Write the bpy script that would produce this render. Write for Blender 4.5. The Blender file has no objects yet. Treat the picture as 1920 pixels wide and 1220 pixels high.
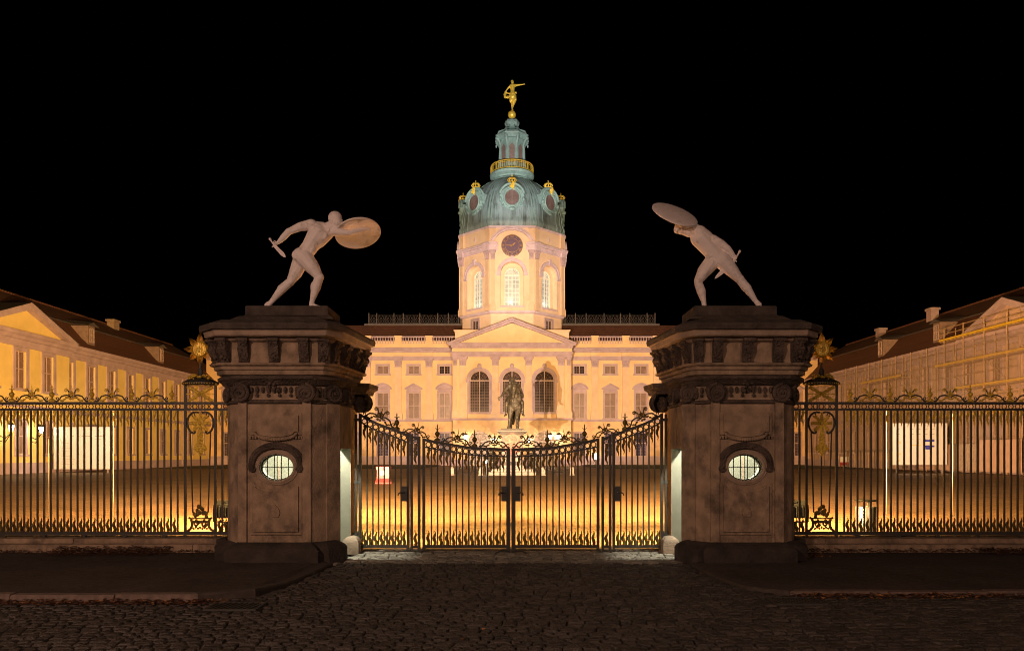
import bpy, bmesh, math, random
from mathutils import Vector, Matrix
R = math.radians
PI = math.pi
random.seed(7)
scene = bpy.context.scene
COL = scene.collection

# ------------------------------------------------------------------ camera
F = 1400.0            # focal length in pixels of a 1920 px wide picture
EYE = 1.8
cd = bpy.data.cameras.new('camera')
cd.sensor_width = 36.0
cd.lens = 36.0 * F / 1920.0
cd.shift_x = 2.0 / 1920.0
cd.shift_y = 239.0 / 1920.0
cd.clip_start = 0.1
cd.clip_end = 2000
cam = bpy.data.objects.new('camera', cd)
COL.objects.link(cam)
cam.location = (0, 0, EYE)
cam.rotation_euler = (R(90), 0, 0)
scene.camera = cam

# ------------------------------------------------------------------ world (night)
w = bpy.data.worlds.new('World'); scene.world = w; w.use_nodes = True
nt = w.node_tree
bg = nt.nodes['Background']
sky = nt.nodes.new('ShaderNodeTexSky'); sky.sky_type = 'NISHITA'
sky.sun_disc = False; sky.sun_elevation = R(-9); sky.sun_rotation = R(180)
nt.links.new(sky.outputs[0], bg.inputs[0]); bg.inputs[1].default_value = 0.01

scene.view_settings.view_transform = 'Standard'
scene.view_settings.look = 'None'
scene.view_settings.exposure = 0
scene.view_settings.gamma = 1
scene.cycles.use_adaptive_sampling = True
scene.cycles.max_bounces = 6
scene.cycles.filter_width = 0.95
scene.cycles.sample_clamp_indirect = 4

# ------------------------------------------------------------------ lamps
def lamp(name, kind, loc, energy, col, radius=0.1, target=None, angle=60, blend=0.5):
    l = bpy.data.lights.new(name, kind); l.energy = energy; l.color = col
    l.shadow_soft_size = radius
    o = bpy.data.objects.new(name, l); COL.objects.link(o); o.location = loc
    if kind == 'SPOT':
        l.spot_size = R(angle); l.spot_blend = blend
    if target:
        d = Vector(target) - Vector(loc)
        o.rotation_euler = d.to_track_quat('-Z', 'Y').to_euler()
    return o
PEACH = (1.0, 0.71, 0.50); SODIUM = (1.0, 0.53, 0.19); COOL = (0.94, 0.98, 1.0); STREET = (1.0, 0.60, 0.42)
FL = (-5.75, 15.5, 0.78); FR = (5.75, 15.5, 0.78)
# flood lamps behind the gate houses throw their beams at the palace
def beam(*args, squash=.5, **kw):
    o = lamp(*args, **kw); o.scale = (1, squash, 1); return o
beam('palace_beam', 'SPOT', FL, 212000, PEACH, .06, (0, 108, 15.5), 46, .4)
beam('palace_beam', 'SPOT', FR, 80000, PEACH, .06, (0, 108, 15.5), 46, .4)
lamp('tower_beam', 'SPOT', FL, 88000, (1, .88, .78), .06, (0, 108, 32), 17, .6)
lamp('tower_beam', 'SPOT', FR, 50000, (1, .88, .78), .06, (0, 108, 32), 17, .6)
lamp('dome_beam', 'SPOT', FL, 210000, COOL, .1, (0, 110, 49), 15, .5)
lamp('dome_beam', 'SPOT', FR, 100000, COOL, .1, (0, 110, 49), 15, .5)
beam('wing_beam', 'SPOT', FL, 165000, SODIUM, .1, (-43, 72, 10), 46, .4, squash=.55)
beam('wing_beam', 'SPOT', FR, 150000, (1, .52, .22), .1, (43, 72, 10), 46, .4, squash=.55)
# added unseen spots behind the gate houses: floodlight spill, yard fill, statue bounce
for s, k in ((-1, 1.0), (1, .9)):
    lamp('ground_spill', 'SPOT', (s * 3.9, 14.3, 2.0), 7000 * k, (1, .60, .17), .2, (s * 3.2, 20, 1.4), 172, .25)
    lamp('yard_fill', 'SPOT', (s * 3.6, 14.5, 3.0), 78000 * k, (1, .53, .15), .2, (-s * 3.0, 62, 5), 84, 1.0)
    lamp('yard_fill', 'SPOT', (s * 4.6, 14.5, 3.0), 78000 * k, (1, .50, .14), .2, (s * 17, 40, 0), 95, .95)
    lamp('statue_fill', 'SPOT', (s * 1.2, 19.5, .4), 1100, (1, .50, .24), .3, (s * 3.8, 12.8, 5.3), 34, .8)
# street lamps behind the camera
lamp('street_glow', 'POINT', (-8.5, -4.5, 6.5), 3900, STREET, .35)
lamp('street_glow', 'POINT', (9, -8, 7.0), 1900, STREET, .35)
lamp('street_glow', 'POINT', (-17, 3, 6.0), 500, STREET, .35)

# ------------------------------------------------------------------ materials
MATS = {}
def mat(name, col, rough=.7, metal=0.0, var=.25, scale=3.0, bump=0.0, bscale=20.0, stain=None, stain_amt=.5, stain_scale=1.2,
        stretch=(1, 1, 1), emit=None, island=0.0, detail=6):
    m = bpy.data.materials.new(name); m.use_nodes = True
    n = m.node_tree.nodes; L = m.node_tree.links
    b = n['Principled BSDF']
    b.inputs['Roughness'].default_value = rough; b.inputs['Metallic'].default_value = metal
    tc = n.new('ShaderNodeTexCoord'); mp = n.new('ShaderNodeMapping'); mp.inputs['Scale'].default_value = stretch
    geo = n.new('ShaderNodeNewGeometry')
    L.new(geo.outputs['Position'], mp.inputs[0])
    nz = n.new('ShaderNodeTexNoise'); nz.inputs['Scale'].default_value = scale; nz.inputs['Detail'].default_value = detail
    L.new(mp.outputs[0], nz.inputs['Vector'])
    cr = n.new('ShaderNodeValToRGB')
    cr.color_ramp.elements[0].position = .3; cr.color_ramp.elements[1].position = .72
    a = [c * (1 - var) for c in col]; z = [min(1, c * (1 + var)) for c in col]
    cr.color_ramp.elements[0].color = (*a, 1); cr.color_ramp.elements[1].color = (*z, 1)
    L.new(nz.outputs[0], cr.inputs[0])
    out = cr.outputs[0]
    if stain:
        n2 = n.new('ShaderNodeTexNoise'); n2.inputs['Scale'].default_value = stain_scale; n2.inputs['Detail'].default_value = 10
        n2.inputs['Roughness'].default_value = .68
        L.new(mp.outputs[0], n2.inputs['Vector'])
        r2 = n.new('ShaderNodeValToRGB'); r2.color_ramp.elements[0].position = .62 - stain_amt * .3
        r2.color_ramp.elements[1].position = .76 - stain_amt * .2
        L.new(n2.outputs[0], r2.inputs[0])
        mx = n.new('ShaderNodeMix'); mx.data_type = 'RGBA'
        L.new(r2.outputs[0], mx.inputs[0]); L.new(out, mx.inputs[6]); mx.inputs[7].default_value = (*stain, 1)
        out = mx.outputs[2]
    if island:
        hs = n.new('ShaderNodeHueSaturation'); mr = n.new('ShaderNodeMapRange')
        mr.inputs[3].default_value = 1 - island; mr.inputs[4].default_value = 1 + island
        L.new(geo.outputs['Random Per Island'], mr.inputs[0]); L.new(mr.outputs[0], hs.inputs['Value'])
        L.new(out, hs.inputs['Color']); out = hs.outputs[0]
    L.new(out, b.inputs['Base Color'])
    if bump:
        n3 = n.new('ShaderNodeTexNoise'); n3.inputs['Scale'].default_value = bscale; n3.inputs['Detail'].default_value = 8
        L.new(mp.outputs[0], n3.inputs['Vector'])
        bp = n.new('ShaderNodeBump'); bp.inputs['Strength'].default_value = bump; bp.inputs['Distance'].default_value = .05
        L.new(n3.outputs[0], bp.inputs['Height']); L.new(bp.outputs[0], b.inputs['Normal'])
    if emit:
        b.inputs['Emission Color'].default_value = (*emit[0], 1); b.inputs['Emission Strength'].default_value = emit[1]
    MATS[name] = m
    return m

def brick_mat(name, c1, c2, mortar, sx, sy, rough=.7, bump=.4, msize=.02, vert=False, noise=.3):
    m = bpy.data.materials.new(name); m.use_nodes = True
    n = m.node_tree.nodes; L = m.node_tree.links; b = n['Principled BSDF']; b.inputs['Roughness'].default_value = rough
    g = n.new('ShaderNodeNewGeometry'); mp = n.new('ShaderNodeMapping')
    L.new(g.outputs['Position'], mp.inputs[0])
    nz0 = n.new('ShaderNodeTexNoise'); nz0.inputs['Scale'].default_value = 1.3; L.new(mp.outputs[0], nz0.inputs['Vector'])
    va = n.new('ShaderNodeVectorMath'); va.operation = 'MULTIPLY_ADD'; va.inputs[1].default_value = (.25, .25, .25)
    L.new(nz0.outputs['Color'], va.inputs[0]); L.new(mp.outputs[0], va.inputs[2])
    t = n.new('ShaderNodeTexBrick'); t.inputs['Scale'].default_value = 1
    t.inputs['Brick Width'].default_value = sx; t.inputs['Row Height'].default_value = sy
    t.inputs['Mortar Size'].default_value = msize; t.inputs['Mortar Smooth'].default_value = .6
    t.inputs['Color1'].default_value = (*c1, 1); t.inputs['Color2'].default_value = (*c2, 1); t.inputs['Mortar'].default_value = (*mortar, 1)
    L.new(va.outputs[0], t.inputs['Vector'])
    nz = n.new('ShaderNodeTexNoise'); nz.inputs['Scale'].default_value = .35; nz.inputs['Detail'].default_value = 8
    L.new(mp.outputs[0], nz.inputs['Vector'])
    mr = n.new('ShaderNodeMapRange'); mr.inputs[3].default_value = 1 - noise * 1.6; mr.inputs[4].default_value = 1 + noise * 1.6
    L.new(nz.outputs[0], mr.inputs[0])
    hs = n.new('ShaderNodeHueSaturation'); L.new(mr.outputs[0], hs.inputs['Value']); L.new(t.outputs[0], hs.inputs['Color'])
    L.new(hs.outputs[0], b.inputs['Base Color'])
    bp = n.new('ShaderNodeBump'); bp.inputs['Strength'].default_value = bump; bp.inputs['Distance'].default_value = .03
    iv = n.new('ShaderNodeMath'); iv.operation = 'SUBTRACT'; iv.inputs[0].default_value = 1; L.new(t.outputs['Fac'], iv.inputs[1])
    L.new(iv.outputs[0], bp.inputs['Height']); L.new(bp.outputs[0], b.inputs['Normal'])
    return m

M_wall = mat('yellow_render', (.72, .51, .29), .85, var=.09, scale=.8, bump=.15, bscale=30, stain=(.62, .45, .24), stain_amt=.25, stain_scale=.35)
M_rust = mat('rusticated_render', (.70, .49, .27), .85, var=.1, scale=.8, bump=.15, bscale=30, stain=(.5, .33, .2), stain_amt=.5, stain_scale=.5)
M_trim = mat('pink_grey_stone', (.42, .325, .37), .85, var=.16, scale=1.2, bump=.25, bscale=18)
M_tower = mat('tower_render', (.74, .57, .42), .85, var=.09, scale=.8, bump=.15, bscale=30, stain=(.6, .43, .3), stain_amt=.3, stain_scale=.4)
M_wing = mat('wing_render', (.76, .60, .22), .85, var=.08, scale=.8, bump=.15, bscale=30)
M_wingr = mat('veiled_render', (.50, .36, .29), .85, var=.2, scale=.8, bump=.15, bscale=30)
M_glass = mat('window_glass', (.055, .036, .034), .12, var=.6, scale=.9)
M_blind = mat('window_blind', (.19, .115, .085), .35, var=.35, scale=1.4)
M_frame = mat('window_frame_paint', (.46, .35, .33), .6, var=.1)
M_blue = mat('dark_blue_glass', (.06, .055, .11), .15, var=.4, scale=1)  # dark blue pane colour for the ground-floor windows
M_tile = brick_mat('roof_tile', (.11, .042, .022), (.08, .030, .017), (.035, .014, .009), .35, .28, .8, .5, .03)
M_roofd = mat('roof_tile_plain', (.11, .042, .024), .85, var=.25, scale=4, bump=.5, bscale=9, stretch=(1, 1, 3))
M_lead = mat('grey_lead', (.075, .065, .068), .6, var=.2, scale=2)
M_patina = mat('green_patina', (.20, .28, .30), .6, var=.28, scale=1.6, bump=.25, bscale=12, stain=(.05, .06, .058), stain_amt=.42, stain_scale=.75, stretch=(1, 1, .22))
M_patl = mat('pale_patina', (.22, .35, .34), .6, var=.22, scale=2.4, bump=.2, bscale=12, stain=(.08, .11, .10), stain_amt=.3, stain_scale=1.2, stretch=(1, 1, .5))
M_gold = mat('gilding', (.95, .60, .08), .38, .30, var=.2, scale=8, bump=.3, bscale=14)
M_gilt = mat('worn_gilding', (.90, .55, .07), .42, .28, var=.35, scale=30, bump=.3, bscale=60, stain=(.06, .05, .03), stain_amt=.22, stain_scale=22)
M_giltd = mat('backlit_gilding', (.22, .15, .035), .5, .5, var=.4, scale=30, stain=(.04, .035, .02), stain_amt=.6, stain_scale=22)  # gilding darkened for the backlit look of the gate ornaments
M_iron = mat('iron_paint', (.042, .040, .036), .5, .0, var=.25, scale=12, bump=.1, bscale=60)
M_black = mat('black_metal', (.012, .012, .012), .5, var=.2)
M_stone = mat('weathered_sandstone', (.33, .24, .165), .92, var=.28, scale=6, bump=.35, bscale=35, stain=(.12, .09, .066), stain_amt=.45, stain_scale=2.6, stretch=(1, 1, .8), detail=10)
M_stonel = mat('clean_sandstone', (.34, .255, .19), .9, var=.2, scale=5, bump=.35, bscale=35, stain=(.2, .15, .12), stain_amt=.3, stain_scale=2.2)
M_stoned = mat('sooty_sandstone', (.115, .085, .068), .95, var=.5, scale=8, bump=.9, bscale=28, stain=(.03, .024, .02), stain_amt=.5, stain_scale=4, detail=10)
M_roofst = mat('mossy_roof_slab', (.07, .055, .045), .95, var=.4, scale=5, bump=.6, bscale=18)
M_base = mat('blackened_plinth', (.040, .031, .027), .9, var=.5, scale=4, bump=.5, bscale=20)
M_plaster = mat('white_plaster', (.22, .22, .175), .8, var=.15, scale=3)
M_marble = mat('statue_stone', (.86, .79, .78), .7, var=.10, scale=5, bump=.12, bscale=40, stain=(.52, .47, .44), stain_amt=.3, stain_scale=5)
M_bronze = mat('weathered_bronze', (.038, .032, .022), .6, .1, var=.4, scale=2.5, bump=.25, bscale=10, stain=(.30, .25, .18), stain_amt=.18, stain_scale=3)
M_cobble = mat('cobble_stone', (.056, .048, .043), .62, var=.35, scale=9, bump=.7, bscale=45, island=.42, detail=10)
M_sett = mat('brightened_granite_sett', (.22, .20, .17), .7, var=.3, scale=9, bump=.6, bscale=45, island=.35, detail=10)  # granite tone raised to strengthen the doorway light patch
M_marb2 = mat('grey_marble', (.19, .17, .15), .6, var=.2, scale=2, stain=(.2, .17, .14), stain_amt=.4, stain_scale=2)
M_pil = mat('pilaster_stone', (.66, .49, .34), .85, var=.10, scale=1.0, bump=.15, bscale=30)
M_trimt = mat('pale_lilac_stone', (.57, .47, .55), .85, var=.14, scale=1.2, bump=.25, bscale=18)
M_bars = mat('glazing_bar_paint', (.20, .14, .12), .6, var=.1)
M_framew = mat('white_frame_paint', (.80, .80, .76), .6, var=.04)
M_slat = mat('louvre_slat', (.20, .14, .13), .6, var=.2)
M_dshade = mat('shaded_dormer_cheek', (.22, .155, .135), .8, var=.2)  # cheek colour darkened for dormer faces in shadow
M_cgold = mat('clock_gilding', (.42, .26, .09), .5, .3, var=.2)
M_kerbd = mat('dark_kerb', (.06, .047, .04), .85, var=.3, scale=14, bump=.3, bscale=80)  # darker kerb tone for the curved run
M_gap = mat('dirt_joint', (.026, .020, .017), 1, var=.3, scale=10)
M_pave = None
M_kerb = mat('granite_kerb', (.16, .115, .095), .8, var=.3, scale=14, bump=.3, bscale=80)
M_leaf = mat('dry_leaf', (.075, .028, .014), .8, var=.5, scale=15, island=.7)
M_leafy = mat('yellow_leaf', (.30, .13, .035), .8, var=.5, scale=15, island=.6)
M_board = mat('white_board', (.50, .50, .50), .6, var=.02)
M_ink = mat('grey_print', (.22, .20, .18), .7, var=.02)
M_bluep = mat('blue_print', (.02, .025, .32), .6, var=.02)
M_orange = mat('faded_orange_print', (.8, .45, .22), .7, var=.1)
M_red = mat('red_plastic', (.26, .02, .024), .4, var=.06)
M_scaff = mat('scaffold_tube', (.44, .31, .18), .5, .1, var=.2)
M_yellow = mat('yellow_toe_board', (.62, .42, .03), .6, var=.15)
M_steel = mat('brushed_steel', (.62, .58, .55), .32, .85, var=.12, scale=6)
M_pale = mat('pale_pole_paint', (.08, .065, .05), .5, var=.05)
M_clock = mat('clock_purple', (.12, .075, .13), .6, var=.1)
M_louvre = mat('brown_louvre', (.09, .045, .038), .6, var=.2)
M_hoard = mat('site_hoarding', (.50, .36, .33), .8, var=.1, scale=2)
M_lit = mat('lit_window_pane', (.34, .37, .34), .25, var=.45, scale=.9, emit=((.93, 1.0, .88), .20))
M_lampg = mat('lamp_glass', (.9, .85, .7), .3, var=.02, emit=((1.0, .88, .62), 45))
M_lampc = mat('small_lamp_glass', (.9, .85, .7), .3, var=.02, emit=((1.0, .85, .55), 14))
M_lawn = mat('unlit_grass', (.035, .038, .012), 1, var=.5, scale=3, bump=.8, bscale=12)
M_yard = brick_mat('courtyard_setts', (.30, .185, .095), (.20, .125, .065), (.07, .045, .025), .30, .17, .65, .7, .022, noise=.35)
M_far = mat('far_ground', (.05, .045, .035), 1, var=.3, scale=.5)

def pave_material():
    m = bpy.data.materials.new('mosaic_paving'); m.use_nodes = True
    n = m.node_tree.nodes; L = m.node_tree.links; b = n['Principled BSDF']; b.inputs['Roughness'].default_value = .85
    g = n.new('ShaderNodeNewGeometry')
    v = n.new('ShaderNodeTexVoronoi'); v.inputs['Scale'].default_value = 17; L.new(g.outputs['Position'], v.inputs['Vector'])
    v2 = n.new('ShaderNodeTexVoronoi'); v2.feature = 'DISTANCE_TO_EDGE'; v2.inputs['Scale'].default_value = 17; L.new(g.outputs['Position'], v2.inputs['Vector'])
    nz = n.new('ShaderNodeTexNoise'); nz.inputs['Scale'].default_value = 1.1; nz.inputs['Detail'].default_value = 6; L.new(g.outputs['Position'], nz.inputs['Vector'])
    cr = n.new('ShaderNodeValToRGB'); cr.color_ramp.elements[0].color = (.026, .018, .015, 1); cr.color_ramp.elements[1].color = (.075, .056, .047, 1)
    cr.color_ramp.elements[0].position = .15; cr.color_ramp.elements[1].position = .9
    sp = n.new('ShaderNodeSeparateColor'); L.new(v.outputs['Color'], sp.inputs[0]); 
    mm = n.new('ShaderNodeMath'); mm.operation = 'MULTIPLY_ADD'; mm.inputs[1].default_value = .5; L.new(sp.outputs[0], mm.inputs[0])
    m2 = n.new('ShaderNodeMath'); m2.operation = 'MULTIPLY_ADD'; m2.inputs[1].default_value = 1.2; m2.inputs[2].default_value = -.4; L.new(nz.outputs[0], m2.inputs[0]); L.new(m2.outputs[0], mm.inputs[2])
    L.new(mm.outputs[0], cr.inputs[0]); L.new(cr.outputs[0], b.inputs['Base Color'])
    mr = n.new('ShaderNodeMapRange'); mr.inputs[2].default_value = .12; L.new(v2.outputs['Distance'], mr.inputs[0])
    bp = n.new('ShaderNodeBump'); bp.inputs['Strength'].default_value = .6; bp.inputs['Distance'].default_value = .012
    L.new(mr.outputs[0], bp.inputs['Height']); L.new(bp.outputs[0], b.inputs['Normal'])
    return m
M_pave = pave_material()

def net_material():
    m = bpy.data.materials.new('scaffold_net'); m.use_nodes = True
    n = m.node_tree.nodes; L = m.node_tree.links; b = n['Principled BSDF']
    b.inputs['Base Color'].default_value = (.42, .33, .29, 1); b.inputs['Roughness'].default_value = .9
    b.inputs['Alpha'].default_value = .30
    return m
M_net = net_material()

# ------------------------------------------------------------------ object helpers
WORLD = {}
def setp(o, label=None, cat=None, group=None, kind=None):
    if label: o['label'] = label
    if cat: o['category'] = cat
    if group: o['group'] = group
    if kind: o['kind'] = kind
    return o
def thing(name, label, cat, loc=(0, 0, 0), group=None):
    o = bpy.data.objects.new(name, None); COL.objects.link(o); o.location = loc
    o.empty_display_size = .2
    WORLD[o.name] = Vector(loc)
    return setp(o, label, cat, group)

class MB:
    def __init__(s): s.v = []; s.f = []
    def add(s, vs, fs):
        k = len(s.v); s.v += [tuple(p) for p in vs]; s.f += [tuple(i + k for i in f) for f in fs]; return s
    def box(s, x0, x1, y0, y1, z0, z1):
        vs = [(x0, y0, z0), (x1, y0, z0), (x1, y1, z0), (x0, y1, z0), (x0, y0, z1), (x1, y0, z1), (x1, y1, z1), (x0, y1, z1)]
        return s.add(vs, [(0, 3, 2, 1), (4, 5, 6, 7), (0, 1, 5, 4), (1, 2, 6, 5), (2, 3, 7, 6), (3, 0, 4, 7)])
    def quad(s, a, b, c, d): return s.add([a, b, c, d], [(0, 1, 2, 3)])
    def loft(s, rings, closed=True, caps=True):
        n = len(rings[0]); vs = [p for r in rings for p in r]; fs = []
        m = n if closed else n - 1
        for i in range(len(rings) - 1):
            for j in range(m):
                a = i * n + j; b = i * n + (j + 1) % n
                fs.append((a, b, b + n, a + n))
        if caps and closed:
            fs.append(tuple(range(n - 1, -1, -1))); fs.append(tuple(range((len(rings) - 1) * n, len(rings) * n)))
        return s.add(vs, fs)
    def lathe(s, prof, c=(0, 0, 0), n=16, ax=1.0, ay=1.0):
        rings = [[(c[0] + r * ax * math.cos(2 * PI * k / n), c[1] + r * ay * math.sin(2 * PI * k / n), c[2] + z) for k in range(n)] for r, z in prof]
        return s.loft(rings)
    def tube(s, pts, r, n=8, closed=False):
        pts = [Vector(p) for p in pts]; m = len(pts)
        rr = r if isinstance(r, (list, tuple)) else [r] * m
        rings = []; up = None
        for i, p in enumerate(pts):
            if closed: t = pts[(i + 1) % m] - pts[i - 1]
            else: t = pts[min(i + 1, m - 1)] - pts[max(i - 1, 0)]
            if t.length < 1e-9: t = Vector((0, 0, 1))
            t.normalize()
            if up is None:
                up = Vector((0, 1, 0)) if abs(t.y) < .9 else Vector((1, 0, 0))
            a = t.cross(up)
            if a.length < 1e-6: a = t.orthogonal()
            a.normalize(); b = a.cross(t).normalized(); up = b
            rings.append([p + (a * math.cos(2 * PI * k / n) + b * math.sin(2 * PI * k / n)) * rr[i] for k in range(n)])
        if closed: rings.append(rings[0]); return s.loft(rings, caps=False)
        return s.loft(rings)
    def ell(s, c, r, rot=None, nu=12, nv=8):
        c = Vector(c); r = (r, r, r) if not isinstance(r, (tuple, list)) else r
        vs = []; fs = []
        for i in range(1, nv):
            th = PI * i / nv
            for j in range(nu):
                ph = 2 * PI * j / nu
                vs.append(Vector((r[0] * math.sin(th) * math.cos(ph), r[1] * math.sin(th) * math.sin(ph), r[2] * math.cos(th))))
        vs.append(Vector((0, 0, r[2]))); vs.append(Vector((0, 0, -r[2]))); T = len(vs) - 2; B = T + 1
        for i in range(nv - 2):
            for j in range(nu):
                a = i * nu + j; b = i * nu + (j + 1) % nu
                fs.append((a, a + nu, b + nu, b))
        for j in range(nu):
            fs.append((T, j, (j + 1) % nu)); k = (nv - 2) * nu; fs.append((B, k + (j + 1) % nu, k + j))
        if rot is not None: vs = [rot @ v for v in vs]
        return s.add([v + c for v in vs], fs)
    def cap(s, p0, p1, r0, r1, n=12):
        p0 = Vector(p0); p1 = Vector(p1); d = p1 - p0; L = d.length or 1e-6; t = d / L
        a = t.orthogonal().normalized(); b = t.cross(a)
        rings = []
        for k in range(5):
            th = PI / 2 * (1 - k / 4) ; rings.append((p0 - t * r0 * math.sin(th), r0 * math.cos(th) + 1e-4))
        for k in range(5):
            th = PI / 2 * k / 4; rings.append((p1 + t * r1 * math.sin(th), r1 * math.cos(th) + 1e-4))
        return s.loft([[c + (a * math.cos(2 * PI * j / n) + b * math.sin(2 * PI * j / n)) * r for j in range(n)] for c, r in rings])
    def prism(s, poly, y0, y1):     # poly in (x, z), extruded along y
        n = len(poly); vs = [(x, y0, z) for x, z in poly] + [(x, y1, z) for x, z in poly]
        fs = [tuple(range(n)), tuple(range(2 * n - 1, n - 1, -1))] + [(i, i + n, (i + 1) % n + n, (i + 1) % n) for i in range(n)]
        return s.add(vs, fs)
    def join(s, o, mtx=None):
        vs = o.v if mtx is None else [tuple(mtx @ Vector(p)) for p in o.v]
        return s.add(vs, o.f)
    def mesh(s, name, m, smooth=False, origin=(0, 0, 0), m2=None, n1=0):
        me = bpy.data.meshes.new(name)
        ox, oy, oz = origin
        me.from_pydata([(x - ox, y - oy, z - oz) for x, y, z in s.v], [], s.f)
        bm = bmesh.new(); bm.from_mesh(me); bmesh.ops.recalc_face_normals(bm, faces=bm.faces); bm.to_mesh(me); bm.free()
        me.materials.append(m)
        if m2:
            me.materials.append(m2)
            for i_, p_ in enumerate(me.polygons): p_.material_index = 1 if i_ >= n1 else 0
        if smooth:
            me.polygons.foreach_set('use_smooth', [True] * len(me.polygons))
            try: me.set_sharp_from_angle(angle=R(42))
            except Exception: pass
        me.update()
        return me

def part(mb, name, m, parent=None, smooth=False):
    org = WORLD[parent.name] if parent else Vector((0, 0, 0))
    me = mb.mesh(name, m, smooth, org)
    o = bpy.data.objects.new(name, me); COL.objects.link(o)
    if parent: o.parent = parent
    WORLD[o.name] = Vector(org)
    return o
def inst(me, name, parent, loc, rotz=0, scale=None):
    o = bpy.data.objects.new(name, me); COL.objects.link(o)
    o.parent = parent
    o.location = Vector(loc) - WORLD[parent.name]; o.rotation_euler = (0, 0, rotz)
    if scale: o.scale = scale
    WORLD[o.name] = Vector(loc)
    return o
def struct(mb, name, m, smooth=False):
    o = part(mb, name, m, None, smooth); o['kind'] = 'structure'; return o
def sculpt(mb, name, m, parent, voxel, iters=3):
    """one continuous surface grown from overlapping volumes"""
    me = mb.mesh('tmp', m)
    o = bpy.data.objects.new('tmp', me); COL.objects.link(o)
    r = o.modifiers.new('r', 'REMESH'); r.mode = 'VOXEL'; r.voxel_size = voxel; r.use_smooth_shade = True
    if iters:
        sm = o.modifiers.new('s', 'SMOOTH'); sm.iterations = iters; sm.factor = .5
    dg = bpy.context.evaluated_depsgraph_get(); dg.update()
    nm = bpy.data.meshes.new_from_object(o.evaluated_get(dg)); nm.name = name
    bpy.data.objects.remove(o)
    org = WORLD[parent.name] if parent else Vector((0, 0, 0))
    nm.transform(Matrix.Translation(-org))
    nm.materials.clear(); nm.materials.append(m)
    nm.polygons.foreach_set('use_smooth', [True] * len(nm.polygons))
    ob = bpy.data.objects.new(name, nm); COL.objects.link(ob)
    if parent: ob.parent = parent
    WORLD[ob.name] = Vector(org)
    return ob

def offset_poly(pl, d):
    """outward offset of a CCW plan polygon"""
    n = len(pl); out = []
    for i in range(n):
        p0 = Vector(pl[i - 1]); p = Vector(pl[i]); p1 = Vector(pl[(i + 1) % n])
        e0 = (p - p0).normalized(); e1 = (p1 - p).normalized()
        n0 = Vector((e0.y, -e0.x)); n1 = Vector((e1.y, -e1.x))
        b = n0 + n1
        k = max(b.dot(n0), .35)
        out.append(p + b * (d / k))
    return out
def area2(pl): return sum(pl[i - 1][0] * pl[i][1] - pl[i][0] * pl[i - 1][1] for i in range(len(pl)))
def ring_loft(mb, plan, prof):
    """prof: list of (z, outward offset)"""
    if area2(plan) < 0: plan = list(reversed(plan))
    rings = []
    for z, d in prof:
        rings.append([(p.x, p.y, z) for p in offset_poly(plan, d)])
    return mb.loft(rings)

# wall with real openings; fr(u, z, d) maps to world (d = into the wall)
def wall(mb, fr, u0, u1, z0, z1, ops, depth, nseg=10):
    us = sorted({u0, u1} | {o[0] for o in ops} | {o[1] for o in ops})
    zs = sorted({z0, z1} | {o[2] for o in ops} | {o[3] for o in ops})
    us = [u for u in us if u0 <= u <= u1]; zs = [z for z in zs if z0 <= z <= z1]
    for i in range(len(us) - 1):
        for j in range(len(zs) - 1):
            cu = (us[i] + us[i + 1]) / 2; cz = (zs[j] + zs[j + 1]) / 2
            if any(o[0] < cu < o[1] and o[2] < cz < o[3] for o in ops): continue
            mb.quad(fr(us[i], zs[j], 0), fr(us[i + 1], zs[j], 0), fr(us[i + 1], zs[j + 1], 0), fr(us[i], zs[j + 1], 0))
    for o in ops:
        a, b, c, d = o[:4]; arch = len(o) > 4 and o[4]
        zt = d - (b - a) / 2 if arch else d
        if arch:
            r = (b - a) / 2; cx = (a + b) / 2
            pts = [(cx + r * math.cos(PI * k / (2 * nseg) ), zt + r * math.sin(PI * k / (2 * nseg))) for k in range(2 * nseg + 1)]
            for k in range(2 * nseg):
                p, q = pts[k], pts[k + 1]
                mb.quad(fr(p[0], p[1], 0), fr(p[0], d, 0), fr(q[0], d, 0), fr(q[0], q[1], 0))
                mb.quad(fr(p[0], p[1], 0), fr(q[0], q[1], 0), fr(q[0], q[1], depth), fr(p[0], p[1], depth))
        else:
            mb.quad(fr(a, d, 0), fr(b, d, 0), fr(b, d, depth), fr(a, d, depth))
        mb.quad(fr(a, c, 0), fr(a, zt, 0), fr(a, zt, depth), fr(a, c, depth))
        mb.quad(fr(b, c, 0), fr(b, zt, 0), fr(b, zt, depth), fr(b, c, depth))
        if c > z0 + 1e-4: mb.quad(fr(a, c, 0), fr(b, c, 0), fr(b, c, depth), fr(a, c, depth))
    return mb

def smooth(pts, n=4):
    P = [Vector(p) for p in pts]; out = []
    for i in range(len(P) - 1):
        a = P[max(i - 1, 0)]; b = P[i]; c = P[i + 1]; d = P[min(i + 2, len(P) - 1)]
        for k in range(n):
            t = k / n; out.append(.5 * ((2 * b) + (c - a) * t + (2 * a - 5 * b + 4 * c - d) * t * t + (-a + 3 * b - 3 * c + d) * t ** 3))
    out.append(P[-1]); return out
def spiral(cx, cz, r0, r1, a0, turns, y=0, n=22, sgn=1):
    return [(cx + (r0 + (r1 - r0) * k / n) * math.cos(a0 + sgn * turns * 2 * PI * k / n), y,
             cz + (r0 + (r1 - r0) * k / n) * math.sin(a0 + sgn * turns * 2 * PI * k / n)) for k in range(n + 1)]
def mirror(mb):
    o = MB(); o.v = [(-x, y, z) for x, y, z in mb.v]; o.f = [tuple(reversed(f)) for f in mb.f]; return o

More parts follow.
